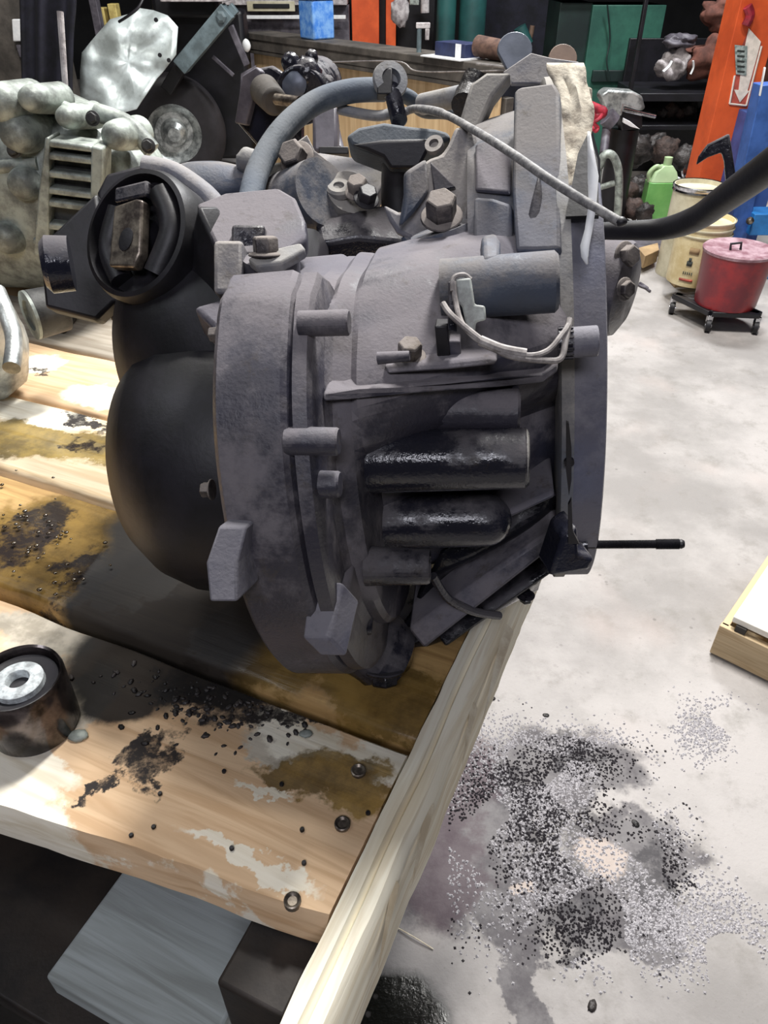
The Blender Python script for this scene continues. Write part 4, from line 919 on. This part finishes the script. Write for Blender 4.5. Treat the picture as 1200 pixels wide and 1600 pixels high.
# --- scrap pile on the floor at right
sp_lbl = ['black casting at the back of the scrap heap by the green jug', 'dark lump left of the green jug', 'rusty brown lump under the vise stand', 'greasy block behind the green jug', 'rusty box-shaped part right of the green jug', 'dark scrap right beside the cream pail', 'small brown lump above the boards on the floor', 'dark scrap below the vise stand', 'flat brown lump at the foot of the shelf', 'greasy lump in the front of the scrap heap']
for k, (px, py, Y, r, mt) in enumerate(((985, 292, 5.5, .14, 'junk'), (990, 330, 5.3, .13, 'junk'), (975, 310, 5.2, .12, 'junk_rust'), (1015, 280, 5.7, .12, 'junk'), (1056, 310, 5.2, .13, 'junk_rust'), (1062, 290, 5.4, .11, 'junk'), (985, 345, 5.0, .09, 'junk_rust'), (962, 330, 5.2, .12, 'junk'), (1030, 285, 5.6, .12, 'junk_rust'), (1003, 350, 4.95, .08, 'junk'))):
    heap_item(px, py, Y, r, mt, sp_lbl[k], k * 1.7 + .4, .9, z=(0 if py > 300 else .2))
a = PY(1040, 271, 5.3); b = PY(1063, 283, 5.3); tag(MB().tube([a, b], .018, 10, 1).build('white_stick', 'white_plastic', None), 'short white plastic stick lying on the scrap behind the green jug', 'stick')
ch = PY(1075, 268, 5.3); tag(MB().lathe(ch, (.2, -1, .3), [(0, .05), (.03, .055), (.04, .03), (.06, .025), (.06, 0)], 24).build('chrome_fitting', 'chrome', None), 'chrome fitting on the scrap beside the orange post', 'fitting')
ch = PY(986, 326, 5.0); tag(MB().lathe(ch, (-.2, -1, .4), [(0, .04), (.03, .035), (.04, .02), (.05, 0)], 20).build('chrome_fitting', 'chrome', None), 'small chrome fitting on the scrap left of the green jug', 'fitting')
# --- green jug
jp = PY(1022, 343, 4.75); jz = jp.z; jp.z = 0
jb = PZ(1022, 343, 0)
jr = thing('coolant_jug', V((jb.x, jb.y, 0)), 'translucent green coolant jug standing before the scrap heap', 'jug')
def rr(w_, d_, z, c): return [V((c.x + sx * w_, c.y + sy * d_, z)) for sx, sy in ((-1, -.8), (-.8, -1), (.8, -1), (1, -.8), (1, .8), (.8, 1), (-.8, 1), (-1, .8))]
def jugl(levels, name, mt):
    mb = MB(); vs = []; fs = []
    for (z, w_, d_, ox) in levels: vs += rr(w_, d_, z, V((jb.x + ox, jb.y, 0)))
    for i in range(len(levels) - 1):
        for k in range(8): fs.append((i * 8 + k, i * 8 + (k + 1) % 8, (i + 1) * 8 + (k + 1) % 8, (i + 1) * 8 + k))
    fs.append(tuple(range(7, -1, -1))); fs.append(tuple(range((len(levels) - 1) * 8, len(levels) * 8)))
    mb.add(vs, fs); mb.build(name, mt, jr, bevel=.004)
jugl([(0, .098, .06, 0), (.02, .1, .062, 0), (.24, .095, .06, 0)], 'body', 'green_jug')
jugl([(.24, .093, .058, 0), (.30, .07, .045, .0), (.335, .03, .03, .01)], 'shoulder', 'jug_top')
MB().lathe(V((jb.x + .01, jb.y, .33)), (0, 0, 1), [(0, .026), (.05, .026), (.052, .02)], 20).build('cap', 'jug_top', jr)
MB().tube([V((jb.x - .09, jb.y - .02, .24)), V((jb.x - .10, jb.y - .02, .29)), V((jb.x - .06, jb.y - .02, .33)), V((jb.x - .02, jb.y - .02, .31))], .014, 10).build('handle', 'jug_top', jr)
# --- vise on stand
vp = PY(965, 175, 4.9)
vs_ = thing('bench_vise', V((vp.x, 4.9, 0)), 'pale grey bench vise with a bar handle on a dark stand behind the gearbox', 'vise')
def fpl(pix, Y, dep, mt, name, root, bevel=.006, n=(0, -1, 0)): return MB().prism([PY(x, y, Y) for x, y in pix], (0, dep, 0)).build(name, mt, root, bevel=bevel)
fpl([(942, 146), (950, 140), (990, 143), (1004, 150), (1009, 170), (1000, 174), (975, 166), (972, 182), (940, 183), (945, 165), (938, 152)], 4.85, .12, 'bright_alloy', 'jaw_body', vs_, .012)
fpl([(968, 168), (1004, 172), (1004, 200), (972, 205)], 4.9, .1, 'black', 'slide', vs_)
MB().cyl(PY(974, 171, 4.8), PY(1024, 182, 4.8), .012, n=12).build('handle_bar', 'chrome', vs_)
fpl([(975, 185), (985, 190), (1000, 202), (985, 198), (974, 192)], 4.82, .03, 'white_plastic', 'rag_tip', vs_, .002)
MB().lathe(V((PY(978, 215, 4.95).x, 5.0, 0)), (0, 0, 1), [(0, .13), (.02, .13), (.04, .09), (PY(978, 205, 4.9).z, .085), (PY(978, 205, 4.9).z, 0)], 24).build('stand', 'black', vs_)
MB().cyl(PY(950, 185, 4.85), PY(943, 240, 4.7), .025, n=16).build('brace', 'grey_paint', vs_)
MB().cyl(PY(958, 192, 4.8), PY(948, 182, 4.8), .05, n=20).build('swivel', 'grey_paint', vs_)
# red leads
(MB().tube([PY(921, 166, 4.6), PY(935, 172, 4.6), PY(942, 176, 4.6), PY(930, 182, 4.6), PY(924, 178, 4.6)], .028, 12).build('red_hose', 'red', vs_))
(MB().tube([PY(922, 195, 4.6), PY(930, 205, 4.5), PY(934, 200, 4.5), PY(928, 192, 4.5), PY(936, 186, 4.5), PY(940, 180, 4.55)], .010, 8).build('red_wire', 'red', vs_))
# cast aluminium loop bracket
lb = thing('loop_bracket', V((PY(955, 340, 4.4).x, 4.45, 0)), 'pale cast loop bracket with two openings standing behind the bell housing', 'bracket')
MB().tube([PY(936, 262, 4.4), PY(944, 243, 4.4), PY(957, 243, 4.4), PY(966, 265, 4.4), PY(967, 300, 4.4), PY(964, 345, 4.4), PY(960, 382, 4.4)], .027, 14, flat=.8).build('loop', 'alloy', lb)
MB().tube([PY(936, 262, 4.4), PY(934, 300, 4.4), PY(938, 350, 4.4), PY(942, 382, 4.4)], .017, 12).build('loop', 'alloy', lb)
MB().tube([PY(934, 294, 4.4), PY(960, 286, 4.4)], .016, 12, 1).build('crossbar', 'alloy', lb)
MB().tube([PY(936, 350, 4.4), PY(960, 352, 4.4)], .012, 12, 1).build('crossbar', 'alloy', lb)
# boards on the floor under the bar
fbp = [PZ(x, y, .03) for x, y in ((968, 376), (1045, 366), (1052, 386), (1010, 398), (975, 400))]
tag(MB().prism(fbp, (0, 0, -.03)).build('floor_board', 'grey_paint', None, bevel=.003), 'grey board lying flat on the floor behind the yellowed bucket', 'board')
fbp = [PZ(x, y, .10) for x, y in ((997, 387), (1028, 379), (1030, 390), (1008, 400))]
tag(MB().prism(fbp, (0, 0, -.069)).build('wood_block', 'tan', None, bevel=.003), 'pale block lying on the grey board on the floor', 'block')
tag(MB().tube([PZ(990, 440, .008), PZ(1002, 447, .008), PZ(1012, 450, .008), PZ(1000, 442, .008), PZ(1016, 455, .008)], .006, 8).build('bent_wire', 'grey_paint', None), 'bent grey wire lying on the floor right of the bell housing', 'wire')
# --- orange lift post with arrow decal
O1 = PY(1092, 283, 4.45)
yp = 4.45
op = thing('lift_post', V((O1.x + .1, yp + .1, 0)), 'tall orange lift post with a white down arrow decal at right', 'post')
xl = PY(1090, 285, yp).x; xr = PY(1148, 285, yp).x
zt = 2.0
MB().box(((xl + xr) / 2, yp + .1, zt / 2), (xr - xl) / 2, .1, zt / 2).build('column', 'orange', op, bevel=.004)
MB().box((xr + .03, yp + .13, zt / 2), .03, .08, zt / 2).build('channel', mat('brown_primer', (110, 64, 44), (60, 40, 34), .6, 0, 9, .2), op, bevel=.004)
def decal(pix, mt, name, off=.002): MB().prism([PY(x, y, yp - off) for x, y in pix], (0, .0015, 0)).build(name, mt, op)
decal([(1170, 46), (1190, 67), (1166, 163), (1141, 160), (1150, 116), (1160, 70)], 'print_red', 'arrow_ground', .002)
decal([(1170, 44), (1189, 65), (1184, 84), (1168, 142), (1154, 141), (1160, 90)], 'print_white', 'arrow_decal', .005)
decal([(1147, 140), (1171, 142), (1156, 160)], 'print_white', 'arrow_head', .0068)
decal([(1148, 70), (1168, 72), (1166, 118), (1150, 116)], 'print_grey', 'paper_label', .009)
for k in range(5): decal([(1152, 78 + k * 8), (1164, 79 + k * 8), (1163, 82 + k * 8), (1152, 81 + k * 8)], 'print_dark', 'print_line', .0105)
for (a_, b_) in (((1148, 118), (1140, 162)), ((1140, 162), (1166, 165)), ((1166, 165), (1190, 72))):
    MB().tube([PY(a_[0], a_[1], yp - .004), PY(b_[0], b_[1], yp - .004)], .005, 6, 1).build('decal_border', 'print_white', op)
MB().tube([PY(1168, 10, yp - .02), PY(1172, 24, yp - .02), PY(1165, 40, yp - .02)], .022, 10).build('red_lock', 'red', op)
# --- blue machinery at far right
bl = thing('blue_lift_arm', V((PY(1170, 380, 4.3).x, 4.2, 0)), 'blue steel lift frame with leaning arm at the right edge', 'lift')
def bar(p0, p1, w_, d_, mt, name, root): 
    a_ = V(p1) - V(p0); _, u, v = basis(a_); MB().box((V(p0) + V(p1)) / 2, w_, d_, a_.length / 2, u, v, a_.normalized()).build(name, mt, root, bevel=.004)
bar(PY(1138, 400, 4.1), PY(1200, 130, 4.1), .055, .05, 'blue', 'leaning_arm', bl)
bar(PY(1120, 400, 4.0), PY(1140, 340, 4.0), .03, .02, 'blue_grey', 'foot_plate', bl)
fb(1178, 180, 1240, 400, 4.25, .2, 0, 'blue', 'column', bl)
fb(1180, 335, 1230, 368, 4.0, .15, None, 'bright_blue', 'block', bl)
fb(1168, 430, 1230, 476, 3.95, .3, 0, 'bright_blue', 'base', bl)
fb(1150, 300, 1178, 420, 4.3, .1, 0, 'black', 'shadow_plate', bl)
bar(PY(1195, 105, 4.0), PY(1187, 150, 4.0), .009, .003, 'white_plastic', 'strip_label', bl)
MB().blob(PY(1172, 345, 3.98), .02, .02, .02, .1, 2, 1, 12, 8).build('bolt', 'worn_steel', bl)
# --- cream pail under the post
def pail(root, c, z0, h_, r0, r1, mt, rim=True, name='shell'):
    MB().lathe(V((c[0], c[1], z0)), (0, 0, 1), [(0, r0), (.01, r0 * 1.01), (h_, r1), (h_, r1 * .96), (h_ - .02, r1 * .95), (h_ - .02, 0)], 48).build(name, mt, root, ang=40)
pc = PY(1094, 288, 4.05); zc = pc.z
pr_ = thing('metal_rim_drum', V((pc.x, 4.05, 0)), 'cream fibre drum with a metal rim at the foot of the orange post', 'drum')
pail(pr_, (pc.x, 4.05), 0, zc, .125, .125, 'cream')
MB().lathe(V((pc.x, 4.05, zc - .03)), (0, 0, 1), [(0, .126), (.004, .132), (.012, .128), (.02, .133), (.03, .133), (.034, .128)], 48, cap=False).build('metal_rim', 'chrome', pr_)
cb = thing('cardboard_box', V((PY(1105, 360, 3.95).x + .04, 3.88, 0)), 'tan cardboard box wedged between the cream drum and the buckets', 'box')
fb(1080, 338, 1132, 380, 3.82, .10, 0, 'tan', 'carton', cb)
# --- bucket dolly and two buckets
rc = (1.555, 3.36); yc = (1.475, 3.66)
rc = (PY(1127, 490, 3.36).x, 3.36)
dl = thing('bucket_dolly', V((1.5, 3.45, 0)), 'black dolly on small casters carrying the two buckets', 'dolly')
def cross(p0, p1, z, w_=.02, hh=.012): bar(V((p0[0], p0[1], z)), V((p1[0], p1[1], z)), w_, hh, 'black', 'frame_bar', dl)
cz = .088
w1 = PZ(1050, 480, .03); w2 = PZ(1106, 508, .03); w3_ = PZ(1180, 511, .03); w4 = (w3_ + (w1 - w2))
cross(w1, w2, cz); cross(w2, w3_, cz); cross(w1, w4, cz); cross(w4, w3_, cz); cross(w1, w3_, cz); cross(w2, w4, cz)
for i, wp in enumerate((w1, w2, w3_, w4)):
    ca = MB().box(V((wp.x, wp.y, .062)), .012, .012, .018).build('caster', 'chrome', dl, bevel=.002)
    MB().lathe(V((wp.x - .012, wp.y, .031)), (1, -.35, 0), [(0, .022), (.003, .030), (.021, .030), (.024, .022)], 24).build('wheel', 'rubber', ca)
    MB().lathe(V((wp.x - .014, wp.y, .031)), (1, -.35, 0), [(0, .009), (.03, .009)], 12).build('hub', 'chrome', ca)
rb = thing('red_bucket', V((rc[0], rc[1], .1)), 'stained dark red bucket with a pale lid standing on the dolly', 'bucket')
pail(rb, rc, .10, .235, .135, .152, 'red_plastic')
MB().lathe(V((rc[0], rc[1], .335)), (0, 0, 1), [(0, .155), (.012, .157), (.018, .15), (.012, .1), (.016, 0)], 48).build('lid', 'pink_lid', rb)
MB().tube([V((rc[0] - .05, rc[1] - .02, .345)), V((rc[0] - .055, rc[1] - .02, .375)), V((rc[0] - .01, rc[1] - .02, .38)), V((rc[0] - .005, rc[1] - .02, .345))], .006, 8, 1).build('handle', 'black', rb)
yl = thing('yellowed_bucket', V((yc[0], yc[1], .1)), 'yellowed cream bucket with dark emblem and red stripe behind the red bucket', 'bucket')
yc = (PY(1045, 420, 3.66).x + .128, 3.66)
yl.location = (yc[0], yc[1], .1)
pail(yl, yc, .10, .30, .125, .128, 'yellowed')
for z in (.33, .36, .392): MB().lathe(V((yc[0], yc[1], z)), (0, 0, 1), [(0, .129), (.003, .134), (.008, .134), (.011, .129)], 48, cap=False).build('hoop', 'cream', yl)
def onb(ang, z, w_, hh, mt, name, c=yc, r=.131, root=yl):
    mb = MB(); vs = []
    for i in range(7):
        a_ = ang + (i / 6 - .5) * w_
        vs += [V((c[0] + math.sin(a_) * r, c[1] - math.cos(a_) * r, z - hh)), V((c[0] + math.sin(a_) * r, c[1] - math.cos(a_) * r, z + hh))]
    mb.add(vs, [(2 * i, 2 * i + 2, 2 * i + 3, 2 * i + 1) for i in range(6)]); o = mb.build(name, mt, root); q_ = o.modifiers.new('s', 'SOLIDIFY'); q_.thickness = .0012
onb(-.62, .135, .5, .006, 'print_red', 'red_stripe')
for k in range(5): onb(-.76 + k * .075, .168, .035, .007, 'print_dark', 'print_letter')
onb(-.62, .215, .20, .012, 'print_dark', 'emblem'); onb(-.62, .232, .10, .010, 'print_dark', 'emblem')
onb(-.55, .275, .35, .014, 'tan', 'faded_patch')
# --- crate at lower right
ca_ = V((.76, -.65, 0)).normalized(); cb_ = V((.65, .76, 0)).normalized()
k0 = PZ(1107, 1022, 0); k0.z = 0
cr = thing('wooden_crate', k0 + ca_ * .3 + cb_ * .2, 'low plywood crate with a white board on top at the right edge of the floor', 'crate')
crm = wood('crate_wood', (206, 184, 148), (170, 142, 104), 51.0, along=ca_, across=V((0, 0, 1)))
hB = .095
MB().box(k0 + ca_ * .3 + cb_ * .01 + V((0, 0, hB / 2 + .006)), .3, .009, hB / 2, ca_, cb_).build('front_panel', crm, cr, bevel=.002)
MB().box(k0 + ca_ * .01 + cb_ * .2 + V((0, 0, hB / 2 + .006)), .009, .19, hB / 2, ca_, cb_).build('side_panel', crm, cr, bevel=.002)
MB().box(k0 + ca_ * .3 + cb_ * .21 + V((0, 0, .012)), .285, .19, .006, ca_, cb_).build('bottom_panel', crm, cr, bevel=.002)
for i in range(2): MB().box(k0 + ca_ * (.045 + i * .3) + cb_ * .035 + V((0, 0, hB + .014)), .012, .03, .010, ca_, cb_).build('spacer', 'bench_wood', cr)
MB().box(k0 + ca_ * .32 + cb_ * .05 + V((0, 0, hB + .014)), .3, .02, .010, ca_, cb_).build('rail', crm, cr, bevel=.002)
MB().box(k0 + ca_ * .33 + cb_ * .21 + V((0, 0, hB + .034)), .31, .20, .009, ca_, cb_).build('top_board', mat('white_board', (250, 248, 240), (236, 230, 216), .7, 0, 8, 0), cr, bevel=.002)
MB().box(k0 + ca_ * .145 - cb_ * .0005 + V((0, 0, .055)), .007, .001, .006, ca_, cb_).build('knot_hole', 'rubber', cr)
MB().box(k0 + ca_ * .135 - cb_ * .0005 + V((0, 0, .078)), .003, .0008, .016, ca_, cb_).build('knot_hole', 'bench_wood', cr)
# --- absorbent granules and debris on the floor
def granules(name, label, mt, zones, n, rmin, rmax, seed, cat='absorbent'):
    rnd = random.Random(seed); mb = MB()
    tot = sum(z[4] for z in zones)
    for k in range(n):
        t_ = rnd.random() * tot
        for z in zones:
            t_ -= z[4]
            if t_ <= 0: break
        px = rnd.gauss(z[0], z[2]); py = rnd.gauss(z[1], z[3])
        p_ = PZ(px, py, 0)
        if noise.noise(V((p_.x * 9, p_.y * 9, seed))) < -.12: continue
        if e12(1, 0).dot(p_) < .0 and px < 700: continue
        r = rnd.uniform(rmin, rmax); a_ = rnd.random() * 6.28; c, s = math.cos(a_) * r, math.sin(a_) * r
        o = len(mb.v)
        mb.v += [p_ + V((c, s, 0)), p_ + V((-s, c, .0)), p_ + V((-c, -s, r * .3)), p_ + V((s, -c, 0)), p_ + V((s * .3, c * .3, r * 1.1))]
        mb.f += [[o, o + 1, o + 4], [o + 1, o + 2, o + 4], [o + 2, o + 3, o + 4], [o + 3, o, o + 4]]
    ob = mb.build(name, mt, None, ang=5); ob.data.shade_flat(); ob['kind'] = 'stuff'; tag(ob, label, cat); return ob
ZW = [(780, 1165, 45, 25, 2), (880, 1200, 55, 30, 3), (840, 1260, 60, 40, 3), (1100, 1140, 26, 24, 2.4), (960, 1440, 80, 40, 5), (1110, 1450, 60, 40, 4), (880, 1370, 60, 60, 3), (740, 1330, 50, 70, 2), (1020, 1340, 40, 50, 1.5), (930, 1170, 40, 20, 1)]
gw = mat('white_granules', (206, 203, 205), (150, 147, 151), .9, 0, 300, 0)
gd = mat('soaked_granules', (66, 62, 66), (30, 28, 32), .35, 0, 300, 0)
granules('pale_granules', 'scattered pale absorbent granules on the concrete floor beside the pallet', gw, ZW, 11000, .0015, .0040, 1)
ZD = [(800, 1230, 40, 25, 3), (900, 1180, 45, 25, 3), (870, 1320, 50, 50, 4), (900, 1450, 40, 35, 2), (1030, 1370, 35, 45, 2), (720, 1320, 45, 70, 3), (860, 1270, 50, 30, 2)]
granules('soaked_granules', 'dark oil-soaked granules in the stained patches of the floor', gd, ZD, 7000, .0014, .0036, 2)
tag(MB().tube([PZ(620, 1449, .003), PZ(650, 1466, .005), PZ(677, 1483, .002)], .0013, 6).build('wood_splinter', 'splinter', None), 'thin pale splinter of wood on the floor beside the pallet', 'splinter')
for k, (px, py, r, lb_) in enumerate(((768, 1092, .006, 'small dark pebble on the floor just right of the pallet plank'), (925, 1572, .007, 'dark flat pebble near the bottom edge of the floor'), (993, 1287, .006, 'dark twig-like crumb right of the soaked granules'), (853, 1118, .005, 'small dark pebble above the granules'))):
    p_ = PZ(px, py, 0); tag(MB().blob(p_ + V((0, 0, r * .3)), r * 1.5, r, r * .5, .3, 2, k + 1, 12, 8, k).build('pebble', 'junk', None), lb_, 'pebble')

# ================================================================== LEFT BACKGROUND
# vehicle / cart with wheel
Yv = 6.0
vh = thing('utility_cart', V((PY(300, 200, Yv).x, Yv + .5, 0)), 'dark utility truck body with a wheel and grey angled beam at upper left', 'cart')
wc = PY(283, 236, Yv); rW = .37; wc.z = rW
ty = MB().lathe(V((wc.x, Yv - .12, rW)), (-.25, 1, 0), [(0, rW * .52), (.0, rW * .8), (.02, rW * .94), (.05, rW), (.17, rW), (.2, rW * .9), (.2, rW * .5)], 56, cap=False).build('tyre', mat('tyre', (40, 37, 42), (28, 26, 30), .6, 0, 10, .2), vh, ang=50)
MB().lathe(V((wc.x, Yv - .12, rW)), (-.25, 1, 0), [(.07, rW * .53), (.0, rW * .52), (.03, rW * .44), (.06, rW * .36), (.06, rW * .26), (.0, rW * .22), (-.03, rW * .12), (-.03, 0)], 40).build('hub', 'bright_alloy', vh)
fb(225, 15, 378, 200, Yv + .15, .22, .15, 'black', 'body', vh, .03)
fb(235, -20, 340, 30, Yv - .05, .18, None, 'black', 'hood', vh, .03)
bar(PY(357, 16, Yv - .25), PY(283, 104, Yv - .25), .075, .05, 'blue_grey', 'angled_beam', vh)
MB().lathe(PY(346, 26, Yv - .32), (0, -1, 0), [(0, .035), (.03, .035), (.04, .02)], 6).build('beam_bolt', 'blue_grey', vh)
bar(PY(357, 10, Yv - .2), PY(368, 24, Yv - .2), .03, .03, 'blue_grey', 'beam_cap', vh)
bar(PY(283, 104, Yv - .2), PY(262, 140, Yv - .2), .06, .04, 'black', 'lower_beam', vh)
bar(PY(360, 40, Yv - .2), PY(386, 102, Yv - .2), .02, .02, 'grey_paint', 'stay', vh)
fpl([(376, 115), (400, 102), (396, 150), (372, 190)], Yv - .2, .03, 'grey_paint', 'fender_plate', vh)
bar(PY(332, 88, Yv - .1), PY(365, 118, Yv - .1), .012, .012, 'grey_paint', 'stay', vh)
fb(250, -14, 352, 3, Yv - .3, .4, None, 'white_cloth', 'top_edge', vh)
MB().blob(PY(385, 71, Yv + .1), .03, .02, .04, .1, 2, 1, 12, 8).build('reflector', 'white_plastic', vh)
# crumpled silver sheet
def sheet():
    outline = [(125, 110), (128, 82), (150, 55), (172, 30), (200, 22), (215, 12), (240, 16), (262, 24), (278, 42), (275, 85), (262, 103), (245, 122), (225, 152), (213, 170), (190, 176), (163, 182), (148, 165), (125, 152)]
    c = (200, 98); mb = MB(); vs = []; n = len(outline); R = 8
    def pt(x, y): return PY(x, y, 5.35 + .05 * noise.noise(V((x * .03, y * .03, 0))) + .015 * noise.noise(V((x * .1, y * .1, 4))) + (y - 98) * -.0012)
    vs.append(pt(*c))
    for r in range(1, R + 1):
        for k in range(n * 3):
            i = k // 3; f = (k % 3) / 3; ox = lerp(outline[i][0], outline[(i + 1) % n][0], f); oy = lerp(outline[i][1], outline[(i + 1) % n][1], f)
            vs.append(pt(lerp(c[0], ox, r / R), lerp(c[1], oy, r / R)))
    m = n * 3; fs = [(0, 1 + k, 1 + (k + 1) % m) for k in range(m)]
    for r in range(R - 1):
        for k in range(m): fs.append((1 + r * m + k, 1 + (r + 1) * m + k, 1 + (r + 1) * m + (k + 1) % m, 1 + r * m + (k + 1) % m))
    mb.add(vs, fs); return mb
sm = thing('metal_sheet', PY(200, 180, 5.35), 'crumpled silver heat-shield sheet hanging in front of the dark truck', 'metal sheet')
o = sheet().build('sheet', mat('silver_sheet', (214, 224, 224), (170, 178, 176), .42, .3, 5, .15, 9, .02), sm, ang=60); q = o.modifiers.new('s', 'SOLIDIFY'); q.thickness = .006
for (x, y) in ((244, 31), (250, 86), (264, 94), (213, 163)): MB().lathe(PY(x, y, 5.29), (0, -1, 0), [(0, .012), (.008, .012), (.008, 0)], 12).build('rivet_hole', 'rubber', sm)
MB().tube([PY(186, 34, 5.25), PY(200, 25, 5.2), PY(216, 12, 5.2), PY(225, -5, 5.25)], .008, 8).build('hanging_wire', 'rubber', sm)
# yellow blocks, navy tarp, dim bits at far left
for k, (a_, b_) in enumerate((((152, 12), (161, 45)), ((167, 6), (180, 26)))):
    tag(fb(a_[0], a_[1], b_[0], b_[1] + 60, 6.6, .1, 0, 'yellow', 'yellow_stand', None), ['narrow yellow post behind the silver sheet, left one', 'short yellow block behind the silver sheet, right one'][k], 'post')
nv = MB(); nvs = []
def drape(x0, x1, y0, y1, Y, name, label, mt, cat):
    mb = MB(); vs = []; n = 28; m = 12
    for j in range(m + 1):
        for i in range(n + 1):
            s = i / n; t_ = j / m; a_ = PY(lerp(x0, x1, s), y0, Y); b_ = PY(lerp(x0 + 6, x1 - 6, s), y1, Y); z_ = lerp(a_.z, b_.z, t_)
            vs.append(V((lerp(a_.x, b_.x, t_), Y + .06 * math.sin(s * 11 + t_) + .03 * noise.noise(V((s * 6, t_ * 3, 1))), z_)))
    mb.add(vs, [(j * (n + 1) + i, j * (n + 1) + i + 1, (j + 1) * (n + 1) + i + 1, (j + 1) * (n + 1) + i) for j in range(m) for i in range(n)])
    o = mb.build(name, mt, None, ang=60); q_ = o.modifiers.new('s', 'SOLIDIFY'); q_.thickness = .02; return tag(o, label, cat)
drape(32, 122, -60, 330, 5.0, 'navy_tarp', 'dark navy tarp hanging in the shade behind the silver gearbox', 'navy', 'tarp')
wp_ = thing('machine_cover', V((PY(10, 100, 5.6).x, 5.7, 0)), 'dim grey machine with a bright white panel at the far upper left corner', 'machine')
fb(-60, -60, 60, 100, 5.6, .4, 0, 'bench_wood', 'housing', wp_, .03)
fpl([(18, 30), (34, 30), (44, 64), (20, 65)], 5.55, .03, 'white_plastic', 'white_panel', wp_)
fpl([(24, 70), (48, 70), (52, 95), (30, 90)], 5.56, .03, 'grey_paint', 'lower_panel', wp_)
pst = thing('grey_post', V((PY(148, 20, 6.2).x, 6.2, 0)), 'narrow grey-brown post between the navy tarp and the silver sheet', 'post'); fb(138, -40, 150, 100, 6.2, .08, 0, 'grey_paint', 'post', pst)
# what rests on the deck stops at the deck
for o_ in list(gb.children_recursive):
    if o_.type != 'MESH': continue
    off = gb.location if o_.parent is gb else gb.location + o_.parent.location
    for v_ in o_.data.vertices:
        q_ = v_.co + off
        if q_.z < DZ + .001 and q_.x * E1.x + q_.y * E1.y < -.090 and q_.x * E2.x + q_.y * E2.y > .15: v_.co.z = DZ + .001 - off.z
